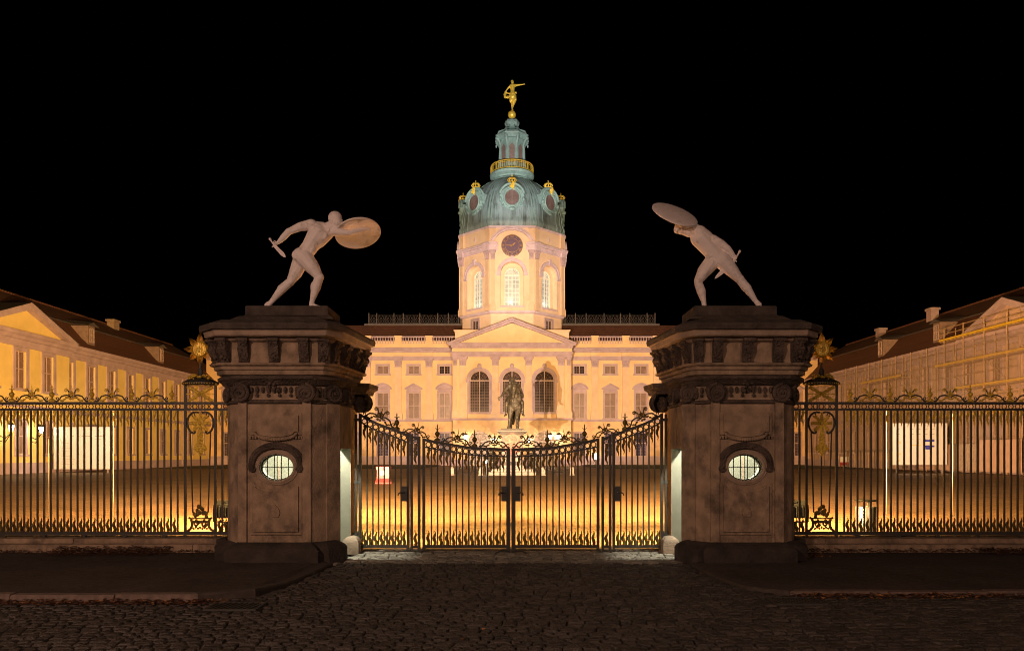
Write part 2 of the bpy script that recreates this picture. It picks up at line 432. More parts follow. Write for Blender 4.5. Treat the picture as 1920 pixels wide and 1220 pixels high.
# ================================================================== SETTING
g = MB(); g.quad((-600, -200, -.12), (600, -200, -.12), (600, 700, -.12), (-600, 700, -.12)); struct(g, 'ground', M_far)
g = MB(); g.quad((-43.5, 13.6, 0), (43.5, 13.6, 0), (43.5, 108, 0), (-43.5, 108, 0)); struct(g, 'courtyard', M_yard)
g = MB(); g.quad((-30, -60, -.03), (30, -60, -.03), (30, 14.2, -.03), (-30, 14.2, -.03)); struct(g, 'road_bed', M_gap)
# grass strip darkened for the unlit ground along the foot of the palace
def verge(x0, x1):
    g = MB(); nx = 60
    rows = [(84, .02), (86, .10), (95, .12), (105.5, .12), (107.9, .1)]
    ring = [[(x0 + (x1 - x0) * i / nx, y, z * (1 + .3 * math.sin(i * 1.7 + y))) for i in range(nx + 1)] for y, z in rows]
    return g.loft(ring, closed=False)
l = MB(); l.join(verge(-41, -10)); l.join(verge(10, 41)); struct(l, 'unlit_lawn', M_lawn)

def cobbles(x0, x1, y0, y1, sx, sy, skip=None, seed=3):
    rnd = random.Random(seed); mb = MB(); y = y0; row = 0
    while y < y1:
        h = sy * rnd.uniform(.85, 1.15); x = x0 - rnd.random() * sx
        while x < x1:
            wd = sx * rnd.uniform(.65, 1.4)
            cx = x + wd / 2; cy = y + h / 2 + .05 * math.sin(cx * 1.1 + row * .13) + .03 * math.sin(cx * 3.1 + row)
            if not (skip and skip(cx, cy)):
                hw = wd / 2 - .006; hh = h / 2 - .0055; dz = rnd.uniform(-.005, .005); tx = rnd.uniform(-.035, .035); ty = rnd.uniform(-.045, .045)
                ro = []
                for (px, py) in ((-1, -.82), (-.88, -1), (.88, -1), (1, -.82), (1, .82), (.88, 1), (-.88, 1), (-1, .82)):
                    j = rnd.uniform(.95, 1.03); ro.append((px * hw * j, py * hh * j))
                V = []; 
                for k, zz in ((1.0, -.03), (.97, .002), (.78, .012)):
                    for px, py in ro: V.append((cx + px * k, cy + py * k, zz + (dz + px * k * tx + py * k * ty if zz > -.02 else 0)))
                V.append((cx, cy, .015 + dz))
                Fc = []
                for L_ in (0, 8):
                    for q in range(8): Fc.append((L_ + q, L_ + (q + 1) % 8, L_ + 8 + (q + 1) % 8, L_ + 8 + q))
                for q in range(8): Fc.append((16 + q, 16 + (q + 1) % 8, 24))
                mb.add(V, Fc)
            x += wd
        y += h; row += 1
    return mb
KL = [(-16, 8.94), (-3.75, 8.94), (-3.18, 9.3), (-2.97, 10.37), (-2.87, 11.4), (-2.84, 11.95)]
KR = [(16, 9.37), (3.5, 9.37), (3.08, 9.75), (2.9, 10.6), (2.86, 11.3), (2.86, 11.95)]
def inside_pave(x, y):
    if abs(x) < 2.80 and y > 12.17: return True
    for K in (KL, KR):
        s = -1 if K[0][0] < 0 else 1
        if x * s < 2.8 or y < 8.9: continue
        for (xa, ya), (xb, yb) in zip(K, K[1:]):
            if min(abs(xa), abs(xb)) <= abs(x) <= max(abs(xa), abs(xb)):
                t = (x - xa) / (xb - xa) if xb != xa else 0
                if y > ya + (yb - ya) * t + .08: return True
        if abs(x) > 2.9 and y > 12.0: return True
    return False
cb = cobbles(-7.2, 7.2, 4.9, 13.62, .152, .108, inside_pave)
struct(cb, 'cobblestone_road', M_cobble)
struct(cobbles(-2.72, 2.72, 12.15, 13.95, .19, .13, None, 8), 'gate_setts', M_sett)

# pavements: kerb stones and mosaic paving
def kdrop(kz, y): return kz + (.045 - kz) * max(0, min(1, (y - 9.25) / .9))
def pavement(K, kz, s):
    n = len(K)
    pv = MB(); inner = []
    for i, (x, y) in enumerate(K):
        inner.append((x + s * (.16 if i > 1 else 0.0), y + (.14 if i < 3 else 0.04)))
    ring0 = [(x, y, kdrop(kz, y) - .006) for x, y in inner]
    back = [(x if i < 1 else (s * 16 if i < 1 else x), 14.0, .03) for i, (x, y) in enumerate(inner)]
    back = [(x, 14.0, .03) for x, y in inner]
    pv.loft([ring0, [(a[0], max(a[1] + .01, 12.1), .04) for a in ring0], back], closed=False)
    return pv
struct(pavement(KL, .11, -1), 'pavement', M_pave)
struct(pavement(KR, .07, 1), 'pavement', M_pave)
def kerb(K, kz, s, joints):
    mb = MB(); pts = []
    for (xa, ya), (xb, yb) in zip(K, K[1:]):
        n = max(1, int(math.hypot(xb - xa, yb - ya) / .25))
        for k in range(n): pts.append((xa + (xb - xa) * k / n, ya + (yb - ya) * k / n))
    pts.append(K[-1]); acc = 0; rng = random.Random(5); seg = []; segs = []
    for i, p in enumerate(pts):
        seg.append(p)
        if i: acc += math.hypot(p[0] - pts[i - 1][0], p[1] - pts[i - 1][1])
        if acc > 1.15: segs.append(seg); seg = [p]; acc = 0
    if len(seg) > 1: segs.append(seg)
    for sg in segs:
        dz = rng.uniform(-.008, .008); dy = rng.uniform(-.012, .012); rings = []
        for i, (x, y) in enumerate(sg):
            a = sg[max(i - 1, 0)]; b = sg[min(i + 1, len(sg) - 1)]
            d = Vector((b[0] - a[0], b[1] - a[1])).normalized(); nn = Vector((-d.y, d.x))
            if nn.dot(Vector((-s * -.3, 1))) < 0 and nn.y < 0: nn = -nn
            if abs(nn.y) < .2: nn = Vector((s * 1.0, 0))
            e = d * (.006 if i == 0 else (-.006 if i == len(sg) - 1 else 0))
            z = kdrop(kz, y) + dz
            q = Vector((x, y)) + e + nn * dy
            rings.append([(q.x, q.y, -.05), (q.x, q.y, z - .018), (q.x + nn.x * .02, q.y + nn.y * .02, z), (q.x + nn.x * .155, q.y + nn.y * .155, z), (q.x + nn.x * .16, q.y + nn.y * .16, -.05)])
        mb.loft(rings)
    return mb
struct(kerb(KL[:2], .11, -1, 0), 'kerb', M_kerb); struct(kerb(KL[1:], .11, -1, 0), 'kerb', M_kerbd)
struct(kerb(KR[:2], .07, 1, 0), 'kerb', M_kerb); struct(kerb(KR[1:], .07, 1, 0), 'kerb', M_kerbd)

# leaf litter along wall and gutter
def leaves(spots, m, lab, n):
    rnd = random.Random(9); mb = MB()
    for (x0, x1, y0, y1, z, wgt, pile) in spots:
        for _ in range(int(n * wgt)):
            x = rnd.uniform(x0, x1); t = rnd.random() ** 1.8; y = y1 - (y1 - y0) * t
            zz = z + pile * (1 - t) * rnd.random(); r = rnd.uniform(.012, .03); a = rnd.uniform(0, 6.3); tl = rnd.uniform(-.7, .7); t2 = rnd.uniform(-.7, .7)
            vs = []
            for k, rr in ((0, 1.3), (1, .75), (2, 1), (3, .75)):
                dx = r * rr * math.cos(a + k * PI / 2); dy = r * rr * math.sin(a + k * PI / 2)
                vs.append((x + dx, y + dy, zz + .015 + abs(dx * tl + dy * t2)))
            mb.add(vs, [(0, 1, 2, 3)])
    o = part(mb, 'fallen_leaves', m); setp(o, lab, 'leaves', kind='stuff')
leaves([(-8.0, -6.0, 12.7, 13.22, .04, 1.0, .1), (-9.6, -5.3, 12.9, 13.22, .04, .5, .03), (-6.9, -3.6, 8.78, 8.93, .0, .5, .04)], M_leaf, 'heap of dry red-brown leaves against the left fence wall and gutter', 1500)
leaves([(5.2, 9.8, 12.95, 13.22, .04, .8, .06), (8.3, 9.9, 12.8, 13.22, .04, .5, .08), (3.5, 7.0, 9.2, 9.36, .0, .5, .03)], M_leaf, 'dry brown leaves along the right fence wall and gutter', 1300)
leaves([(-7, -3.4, 8.8, 8.93, .0, .5, .03), (4.0, 5.4, 12.5, 12.9, .04, .35, 0), (3.7, 6.2, 9.1, 9.36, 0, .4, .03), (-7, 7, 6, 11, .0, .03, .0)], M_leafy, 'scattered yellow leaves on kerb, gutter and pavement', 500)

def drain(x, y, lab, slant):
    t = thing('drain_grate', lab, 'drain', (x, y, .02))
    mb = MB(); w_, h_ = .30, .21; z0, z1 = .012, .036
    for a, b, c, d in ((-w_, w_, -h_, -h_ + .03), (-w_, w_, h_ - .03, h_), (-w_, -w_ + .03, -h_ + .03, h_ - .03), (w_ - .03, w_, -h_ + .03, h_ - .03)):
        mb.box(x + a, x + b, y + c, y + d, z0, z1)
    part(mb, 'frame', M_iron, t)
    mb = MB(); mb.quad((x - w_, y - h_, .027), (x + w_, y - h_, .027), (x + w_, y + h_, .027), (x - w_, y + h_, .027)); 
    part(mb, 'shaft', M_black, t)
    bar = MB()
    for k in range(8):
        u = -w_ + .07 + k * .066
        bar = MB(); a = slant * .04
        bar.add([(x + u - .012 - a, y - h_ + .03, .036), (x + u + .012 - a, y - h_ + .03, .036), (x + u + .012 + a, y + h_ - .03, .036), (x + u - .012 + a, y + h_ - .03, .036),
                 (x + u - .012 - a, y - h_ + .03, .026), (x + u + .012 - a, y - h_ + .03, .026), (x + u + .012 + a, y + h_ - .03, .026), (x + u - .012 + a, y + h_ - .03, .026)],
                [(0, 1, 2, 3), (7, 6, 5, 4), (0, 4, 5, 1), (1, 5, 6, 2), (2, 6, 7, 3), (3, 7, 4, 0)])
        part(bar, 'bar', M_iron, t)
drain(-3.19, 8.66, 'slotted iron street drain by the left kerb, its slots leaning right', 1)
drain(3.42, 8.98, 'slotted iron street drain by the right kerb, its slots leaning left', -1)

# ================================================================== GATE HOUSES
BODY = [(3.26, 12.2), (4.45, 12.2), (4.66, 12.4), (4.82, 12.7), (4.82, 14.0), (2.89, 14.0), (2.89, 12.6), (3.05, 12.4)]
ENT = [(2.94, 11.9), (4.74, 11.9), (5.03, 12.2), (5.1, 13.8), (4.8, 14.15), (2.8, 14.15), (2.57, 13.8), (2.73, 12.2)]
WC = (3.83, 1.565, .275, .212)
def gatehouse(s, label):
    t = thing('gatehouse', label, 'gatehouse', (s * 3.85, 13.0, 0))
    fx = (lambda m: m) if s > 0 else mirror
    P = lambda mb, n, m, sm=False, par=None: part(fx(mb), n, m, par or t, sm)
    # plinth
    mb = MB(); pl = [(3.12, 11.97), (4.56, 11.97), (4.60, 12.2), (4.86, 12.32), (4.98, 12.62), (2.80, 12.62), (2.80, 12.42), (2.98, 12.17), (3.12, 12.12)]
    ring_loft(mb, pl, [(-.02, .03), (.22, .03), (.27, .0), (.31, -.05), (.345, -.12)])
    mb.box(4.83, 4.99, 12.64, 14.02, -.02, .34); mb.box(2.78, 2.95, 13.72, 14.02, -.02, .34)
    P(mb, 'plinth', M_base)
    # outer walls
    mb = MB(); z0, z1 = .30, 3.07
    n = len(BODY)
    for i in range(n):
        a, b = BODY[i], BODY[(i + 1) % n]
        if i in (0, 5): continue
        mb.quad((a[0], a[1], z0), (b[0], b[1], z0), (b[0], b[1], z1), (a[0], a[1], z1))
    # front wall with the oval opening
    def oval_wall(y, x0, x1, za, zb, rx=WC[2], rz=WC[3], mbx=mb):
        N = 32; inn = []; out = []
        for k in range(N):
            a = 2 * PI * k / N; ca, sa = math.cos(a), math.sin(a)
            inn.append((WC[0] + rx * ca, y, WC[1] + rz * sa))
            tx = ((x1 - WC[0]) / ca if ca > 1e-6 else ((x0 - WC[0]) / ca if ca < -1e-6 else 1e9))
            tz = ((zb - WC[1]) / sa if sa > 1e-6 else ((za - WC[1]) / sa if sa < -1e-6 else 1e9))
            q = min(tx, tz); out.append((WC[0] + q * ca, y, WC[1] + q * sa))
        for k in range(N):
            j = (k + 1) % N; A, B = out[k], out[j]
            onx = lambda p: abs(p[0] - x0) < 1e-5 or abs(p[0] - x1) < 1e-5
            if onx(A) != onx(B) :
                c = (x0 if abs((A if onx(A) else B)[0] - x0) < 1e-5 else x1, y, za if abs((B if onx(A) else A)[2] - za) < 1e-5 else zb)
                mbx.add([inn[k], A, c, B, inn[j]], [(0, 1, 2, 3, 4)])
            else: mbx.quad(inn[k], A, B, inn[j])
        return inn
    i0 = oval_wall(12.2, 3.26, 4.45, z0, z1)
    wall(mb, lambda u, z, d: (2.89 + d, u, z), 12.6, 14.0, 0, z1, [(12.66, 13.48, 0, 1.88)], .015)
    P(mb, 'wall', M_stone)
    # corner strips give the front its stepped pilasters
    mb = MB()
    for a, b in ((3.262, 3.40), (4.31, 4.448)): mb.box(a, b, 12.165, 12.199, .35, 2.63)
    mb.add([(3.045, 12.37, .35), (2.88, 12.57, .35), (2.88, 12.57, 2.63), (3.045, 12.37, 2.63), (3.09, 12.4, .35), (2.93, 12.6, .35), (2.93, 12.6, 2.63), (3.09, 12.4, 2.63)],
           [(0, 1, 2, 3), (0, 4, 5, 1), (3, 2, 6, 7), (0, 3, 7, 4), (1, 5, 6, 2)])
    P(mb, 'pilaster', M_stone)
    # inner room
    mb = MB(); X0, X1, Y0, Y1, Z0, Z1 = 3.1, 4.65, 12.45, 13.85, .03, 2.55
    i1 = oval_wall(Y0, X0, X1, Z0, Z1, mbx=mb)
    for k in range(32):
        j = (k + 1) % 32; mb.quad(i0[k], i0[j], i1[j], i1[k])
    mb.quad((X0, Y0, Z0), (X1, Y0, Z0), (X1, Y1, Z0), (X0, Y1, Z0)); mb.quad((X0, Y0, Z1), (X1, Y0, Z1), (X1, Y1, Z1), (X0, Y1, Z1))
    mb.quad((X0, Y1, Z0), (X1, Y1, Z0), (X1, Y1, Z1), (X0, Y1, Z1)); mb.quad((X1, Y0, Z0), (X1, Y1, Z0), (X1, Y1, Z1), (X1, Y0, Z1))
    wall(mb, lambda u, z, d: (X0 - d, u, z), Y0, Y1, Z0, Z1, [(12.66, 13.48, Z0, 1.88)], .195)
    P(mb, 'inner_room', M_plaster)
    for q_ in (3.45, 3.72, 4.0, 4.28): mb = MB(); mb.box(q_, q_ + .035, 13.82, 13.849, .04, 2.4); P(mb, 'wall_batten', M_stonel)
    # oval window grille, surround and hood
    fr = MB(); N = 40
    el = lambda k, kx, kz, y: (WC[0] + (WC[2] + kx) * math.cos(2 * PI * k / N), y, WC[1] + (WC[3] + kz) * math.sin(2 * PI * k / N))
    fr.tube([el(k, -.006, -.006, 12.28) for k in range(N)], .012, 6, True)
    wdw = P(fr, 'oval_window', M_black, True)
    for u in (-.17, -.055, .06, .175):
        hz = WC[3] * math.sqrt(max(0, 1 - (u / WC[2]) ** 2)) - .004
        b = MB(); b.tube([(WC[0] + u, 12.28, WC[1] - hz), (WC[0] + u, 12.28, WC[1] + hz)], .0075, 6); P(b, 'bar', M_black, True, wdw)
    b = MB(); b.tube([(WC[0] - WC[2] + .005, 12.287, WC[1]), (WC[0] + WC[2] - .005, 12.287, WC[1])], .0075, 6); P(b, 'bar', M_black, True, wdw)
    sr = MB(); sr.tube([el(k, .03, .03, 12.195) for k in range(N)], .030, 8, True); sr.tube([el(k, .068, .06, 12.2) for k in range(N)], .022, 8, True)
    P(sr, 'window_surround', M_stonel, True)
    hd = MB()
    for rr, dd, yy in ((.15, .034, 12.175), (.115, .024, 12.16), (.185, .02, 12.19)):
        pts = []
        for k in range(25):
            a = PI * (-.02 + 1.04 * k / 24); pts.append((WC[0] + (WC[2] + rr - .02) * math.cos(a), yy, WC[1] + .0 + (WC[3] + rr) * math.sin(a) ** .8 if math.sin(a) > 0 else WC[1]))
        hd.tube(pts, dd, 8)
    for q in (-1, 1):
        cx = WC[0] + q * (WC[2] + .115)
        hd.tube(spiral(cx, WC[1] - .01, .06, .012, PI if q > 0 else 0, 1.4, 12.16, 20, q), .017, 6); hd.ell((cx, 12.165, WC[1] - .01), (.055, .03, .055))
    P(hd, 'window_hood', M_stoned, True)
    # raised panels
    def panel(o, y, lo=True):
        pn = MB()
        xa, xb = WC[0] - .42 + o, WC[0] + .42 - o
        if lo:
            zb_, zt = .47 + o, 1.29 - o; top = [(WC[0] + .42 * .85 * math.cos(a) * (1 - o * 1.5), zt - .10 * math.sin(a) + .02) for a in [PI * k / 12 for k in range(13)]]
            poly = [(xa, zb_), (xb, zb_), (xb, zt + .02)] + top + [(xa, zt + .02)]
        else:
            zt, zb_ = 2.46 - o, 2.10 + o; bot = [(WC[0] - .42 * .72 * math.cos(a), zb_ - .085 * math.sin(a)) for a in [PI * k / 12 for k in range(13)]]
            poly = [(xb, zt), (xa, zt), (xa, zb_)] + bot + [(xb, zb_)]
        pn.prism(poly, y, 12.199); P(pn, 'panel', M_stone)
    panel(0, 12.17); panel(0, 12.17, False); panel(.05, 12.14); panel(.05, 12.14, False)
    for q in (-1, 1):
        for k in range(3): pn = MB(); pn.box(WC[0] + q * (.33 + .045 * k) - .014, WC[0] + q * (.33 + .045 * k) + .014, 12.155, 12.199, 2.035, 2.075); P(pn, 'drop_block', M_stone)
    sw = MB(); rnd = random.Random(4)
    for k in range(26):
        a = PI * k / 25; x = WC[0] - .33 * math.cos(a); z = 2.12 - .10 * math.sin(a)
        sw.ell((x, 12.145, z), (.024, .02, .02 + .012 * math.sin(a)), None, 7, 5)
    P(sw, 'garland', M_stone, True); sw = MB()
    sw.prism([(WC[0] + .075 * math.cos(a), .83 + .1 * math.sin(a) + (.03 if abs(math.sin(a)) > .9 else 0)) for a in [PI / 4 * k for k in range(8)]], 12.118, 12.14)
    P(sw, 'boss', M_stone)
    # capitals
    cp = MB()
    ring_loft(cp, BODY, [(2.60, .003), (2.62, .03), (2.655, .035), (2.67, .012)])
    ring_loft(cp, BODY, [(2.90, .02), (2.93, .07), (2.975, .10), (3.0, .15), (3.05, .16), (3.06, .08)])
    rnd = random.Random(11)
    def band(a, b, nrm, zc=2.80):
        L_ = math.hypot(b[0] - a[0], b[1] - a[1]); m_ = max(2, int(L_ / .085))
        for k in range(m_):
            f = (k + .5) / m_; x = a[0] + (b[0] - a[0]) * f + nrm[0] * .03; y = a[1] + (b[1] - a[1]) * f + nrm[1] * .03
            cp.ell((x, y, zc + .03), (.03, .03, .055), None, 8, 6)
            if k % 2: cp.ell((x, y, zc - .06), (.028, .028, .03), None, 8, 5)
    band((3.45, 12.2), (4.28, 12.2), (0, -1)); band((3.05, 12.4), (3.26, 12.2), (-.7, -.7)); band((2.89, 13.8), (2.89, 12.7), (-1, 0))
    for k in range(22):     # leafy mask in the middle of the band
        cp.ell((3.86 + rnd.uniform(-.1, .1), 12.13 + rnd.uniform(0, .05), 2.93 + rnd.uniform(-.13, .11)), rnd.uniform(.02, .045), None, 7, 5)
    P(cp, 'capital_band', M_stoned, True)
    def volute(cx, cy, zc, r, ang, depth=.11):
        v = MB(); M = Matrix.Translation((cx, cy, zc)) @ Matrix.Rotation(ang, 4, 'Z')
        q = MB(); q.tube(spiral(0, 0, r, r * .12, PI / 2, 2.4, 0, 40, 1), [.03 - .018 * k / 40 for k in range(41)], 7)
        d = MB(); nn = 24
        d.loft([[(r * .93 * math.cos(2 * PI * k / nn), yy, r * .93 * math.sin(2 * PI * k / nn)) for k in range(nn)] for yy in (.0, depth)])
        d.ell((0, -.02, 0), (.025, .03, .025), None, 8, 6)
        for k in range(12):
            a = -.4 + k * .25; d.ell((r * 1.02 * math.cos(a), depth * .6, r * 1.02 * math.sin(a)), (.03, depth * .5, .028), None, 6, 4)
        v.join(q, M); v.join(d, M); return P(v, 'volute', M_stoned, True)
    volute(3.335, 12.10, 2.77, .150, 0); volute(4.40, 12.10, 2.77, .150, 0)
    volute(2.93, 12.40, 2.77, .135, R(-48)); volute(4.73, 12.40, 2.77, .135, R(48))
    volute(2.78, 13.80, 2.75, .15, R(-90)); volute(2.78, 12.85, 2.77, .12, R(-90))
    v = volute(2.70, 13.66, 2.70, .17, R(-30), .24)
    v = MB(); ring_loft(v, [(2.60, 13.45), (2.86, 13.3), (2.86, 13.95), (2.55, 13.95)], [(2.86, -.02), (2.93, .0), (2.97, .05), (3.05, .06)])
    for k in range(5): v.tube([(2.60 + .02 * k, 13.50 + .10 * k, 2.56 + .01 * k), (2.56 + .02 * k, 13.52 + .10 * k, 2.70), (2.62 + .02 * k, 13.52 + .10 * k, 2.86)], .03, 6)
    P(v, 'corner_abacus', M_stoned, True)
    # entablature
    mb = MB(); ring_loft(mb, ENT, [(3.055, -.26), (3.075, -.20), (3.14, -.19), (3.15, -.155), (3.20, -.15), (3.215, -.10), (3.25, -.085), (3.262, -.25), (3.30, -.27)])
    P(mb, 'architrave', M_stone)
    mb = MB(); ring_loft(mb, ENT, [(3.29, -.27), (3.60, -.27), (3.62, -.23)]); P(mb, 'frieze', M_stone)
    mb = MB(); ring_loft(mb, ENT, [(3.60, -.26), (3.625, -.19), (3.66, -.15), (3.67, -.04), (3.685, -.02), (3.755, -.005), (3.768, .012)])
    P(mb, 'cornice', M_stonel)
    rnd = random.Random(21)
    def console(cx, cy, ang, w=.16, h=.39, d=.125, carved=26):
        c = MB(); prof = [(0, 0), (-d, 0), (-d - .01, -.05), (-d * .8, -.10), (-d * .95, -.17), (-d * .6, -.27), (-d * .35, -.33), (-d * .45, -.38), (0, -h)]
        a_ = [(-w / 2, y, z) for y, z in prof]; b_ = [(w / 2, y, z) for y, z in prof]; n_ = len(prof)
        c.add(a_ + b_, [tuple(range(n_)), tuple(range(2 * n_ - 1, n_ - 1, -1))] + [(i, i + n_, (i + 1) % n_ + n_, (i + 1) % n_) for i in range(n_)])
        c.box(-w / 2 - .015, w / 2 + .015, -d - .03, .0, -.045, .0)
        for k in range(carved):
            q = k / carved
            c.ell((rnd.uniform(-w * .4, w * .4), -d * (.95 - .55 * q) + rnd.uniform(-.01, .01), -.07 - (h - .1) * q), (rnd.uniform(.016, .034), .022, rnd.uniform(.018, .03)), None, 7, 5)
        M = Matrix.Translation((cx, cy, 3.655)) @ Matrix.Rotation(ang, 4, 'Z'); v = MB(); v.join(c, M)
        P(v, 'console', M_stoned, True)
    for x in (3.36, 3.85, 4.34): console(x, 12.17, 0)
    console(3.08, 12.22, R(-20), .16); console(4.62, 12.22, R(20), .16, .42, .2, 26); console(4.84, 12.36, R(45), .2, .44, .16, 26)
    console(2.98, 12.45, R(-80), .2, .42, .12, 22); console(2.93, 12.95, R(-88), .22, .42, .14, 26); console(2.87, 13.4, R(-88), .2, .42, .16, 26)
    console(2.82, 13.72, R(-75), .24, .46, .2, 34)
    console(5.0, 13.0, R(88), .22, .42, .08, 10)
    # roof slab and pedestal
    mb = MB(); ring_loft(mb, ENT, [(3.769, -.3), (3.770, .05), (3.83, .065), (3.87, .05), (3.90, -.02), (3.955, -.16), (3.985, -.34), (4.05, -.46), (4.08, -.52)])
    P(mb, 'roof', M_roofst)
    mb = MB(); ped = [(3.06, 12.47), (4.44, 12.47), (4.44, 13.35), (3.06, 13.35)]
    ring_loft(mb, ped, [(4.02, .10), (4.06, .09), (4.085, .03), (4.11, .0), (4.245, .0), (4.262, -.015)])
    P(mb, 'pedestal', M_roofst)
    # guard stone in the door
    gs = MB(); ring_loft(gs, [(2.74, 13.3), (2.98, 13.3), (2.98, 13.66), (2.74, 13.66)], [(0, .03), (.20, .03), (.25, .01), (.30, -.05), (.31, -.09)]); P(gs, 'guard_stone', M_stonel, True)
    # room lamp
    L_ = thing('ceiling_lamp', 'lit ceiling lamp inside the %s gatehouse' % ('left' if s < 0 else 'right'), 'lamp', (s * 3.5, 12.74, 2.54))
    mb = MB(); mb.lathe([(.02, .05), (.08, .03), (.10, 0)], (3.5, 12.74, 2.54), 14); part(fx(mb), 'lamp_fitting', M_plaster, L_, True)
    mb = MB(); mb.lathe([(.09, -.001), (.08, -.03), (.03, -.05)], (3.5, 12.74, 2.54), 14); part(fx(mb), 'lamp_globe', M_lampc, L_, True)
    lamp('room_light', 'POINT', (s * 3.5, 12.74, 2.42), 350 if s < 0 else 330, (1.0, .96, .76), .05)
    return t
gatehouse(-1, 'left sandstone gatehouse with lit oval window, under the swordsman lunging right')
gatehouse(1, 'right sandstone gatehouse with lit oval window, under the swordsman lunging left')

# ================================================================== SWORDSMEN
def gladiator(s):
    Yp = 12.78; Z0 = 4.262; K = 260 / 1442 * Yp / F
    # zoomed photo coordinates -> metres
    if s < 0:
        ox, oy = 480, 370
        lab = 'pale stone nude swordsman lunging right, oval shield raised before him, on the left gatehouse'
    else:
        ox, oy = 1200, 370
        lab = 'pale stone nude swordsman lunging left, shield held over his head, on the right gatehouse'
    def p(zx, zy, d=0.0):
        px = ox + zx * 260 / 1442
        return Vector(((px - 958) * Yp / F, Yp + d, Z0 + (1122 - zy) * K * 1.04))
    k = K
    t = thing('swordsman_statue', lab, 'statue', (p(430 if s < 0 else 900, 1122).x, Yp, Z0))
    b = MB()
    def C(a, c, ra, rc): b.cap(a, c, ra * k, rc * k)
    def E(c, rx, ry, rz, ang=0): b.ell(c, (rx * k, ry * k, rz * k), Matrix.Rotation(R(ang), 3, 'Y'), 14, 10)
    def hand(w_, dirv, side, grip=None, L=46):
        """palm, four curled fingers and a thumb leaving the side of the palm"""
        d = dirv.normalized(); sd = side.normalized(); nn = d.cross(sd)
        pc = w_ + d * 24 * k; b.ell(pc, (18 * k, 18 * k, 22 * k), d.to_track_quat('Z', 'Y').to_matrix(), 10, 8)
        for i, (o, ln) in enumerate(((-15, .9), (-5, 1.0), (5, .96), (15, .78))):
            a0 = w_ + d * 38 * k + sd * o * k; a1 = a0 + (d * .6 + nn * .8) * 20 * ln * k; a2 = a1 + (-d * .5 + nn * .6) * 16 * ln * k
            b.cap(a0, a1, 6.4 * k, 5.8 * k, 8); b.cap(a1, a2, 5.8 * k, 4.8 * k, 8)
        a0 = w_ + d * 14 * k + sd * 18 * k; a1 = a0 + (d * .6 + sd * .7 + nn * .5) * 20 * k; a2 = a1 + (d * .5 + nn * .9) * 14 * k
        b.cap(a0, a1, 7.4 * k, 6.4 * k, 8); b.cap(a1, a2, 6.4 * k, 5 * k, 8)
    if s < 0:
        # head, seen from behind his right shoulder
        E(p(824, 216, -.01), 74, 72, 72); E(p(845, 262, -.03), 62, 62, 72, -14); E(p(853, 322, -.05), 34, 36, 26, -10)
        C(p(842, 300, -.05), p(862, 330, -.07), 34, 22)
        C(p(893, 262, -.06), p(903, 292, -.07), 8, 12)                       # nose
        C(p(868, 246, -.075), p(900, 240, -.05), 9, 9)                        # brow
        E(p(800, 268, -.115), 12, 9, 20)                                      # ear
        E(p(884, 313, -.07), 12, 18, 6)                                       # mouth
        C(p(800, 290, 0), p(722, 330, 0), 58, 66)
        # torso
        C(p(690, 320, .03), p(600, 310, -.03), 74, 66); C(p(740, 340, .03), p(640, 430, .0), 78, 88)
        C(p(650, 375, 0), p(560, 500, 0), 112, 84); C(p(600, 450, -.03), p(535, 545, -.03), 84, 74)
        C(p(560, 500, 0), p(492, 590, 0), 84, 86); E(p(470, 590, -.02), 84, 98, 80, -35)
        E(p(598, 540, -.04), 40, 60, 56, 35); E(p(700, 400, -.10), 60, 22, 52, 30)
        for q in range(3): E(p(640 - q * 26, 490 + q * 36, -.105), 22, 12, 14, 40)
        E(p(600, 330, -.10), 58, 30, 48, 20)
        E(p(572, 292, -.125), 46, 26, 36, 20); E(p(640, 300, -.085), 62, 26, 26, 15); E(p(600, 415, -.09), 26, 20, 62, 35)       # shoulder, blade, flank
        E(p(440, 598, -.10), 52, 34, 52); E(p(560, 690, -.115), 30, 16, 84, -38); E(p(600, 700, -.10), 26, 20, 80, -38); E(p(668, 800, -.105), 20, 14, 22)
        E(p(612, 905, -.085), 20, 18, 62, 8); E(p(655, 900, -.075), 10, 14, 80, 14); E(p(430, 360, -.17), 44, 18, 24, -28); E(p(330, 405, -.17), 20, 14, 34, 45)
        C(p(735, 290, -.05), p(770, 345, -.09), 12, 10); C(p(480, 560, -.11), p(580, 640, -.13), 9, 6)
        # arm drawn back with the dagger
        C(p(592, 292, -.08), p(480, 322, -.12), 56, 46); C(p(480, 322, -.12), p(366, 372, -.14), 46, 32)
        C(p(366, 372, -.14), p(310, 430, -.14), 36, 33); C(p(310, 430, -.14), p(256, 478, -.13), 33, 20)
        hand(p(258, 478, -.13), p(205, 500, -.13) - p(258, 478, -.13), Vector((0, -1, .2)))
        # shield arm
        C(p(770, 340, .02), p(880, 362, -.07), 52, 40); C(p(880, 362, -.07), p(985, 378, -.10), 38, 30)
        C(p(985, 378, -.10), p(1070, 350, -.07), 32, 28); C(p(1070, 350, -.07), p(1140, 330, -.03), 28, 18)
        hand(p(1140, 332, -.03), p(1200, 318, .01) - p(1140, 332, 0), Vector((0, -1, .1)))
        # front leg
        C(p(515, 620, -.05), p(600, 720, -.06), 92, 74); C(p(600, 720, -.06), p(664, 806, -.05), 74, 46); E(p(676, 812, -.06), 42, 42, 40)
        C(p(660, 825, -.05), p(628, 915, -.04), 46, 50); C(p(628, 915, -.04), p(592, 1040, -.04), 48, 26); E(p(606, 900, -.02), 36, 42, 66, 10)
        C(p(588, 1060, -.04), p(585, 1098, -.04), 27, 27); C(p(590, 1088, -.04), p(660, 1108, -.05), 26, 17); C(p(660, 1108, -.05), p(722, 1116, -.06), 19, 11)
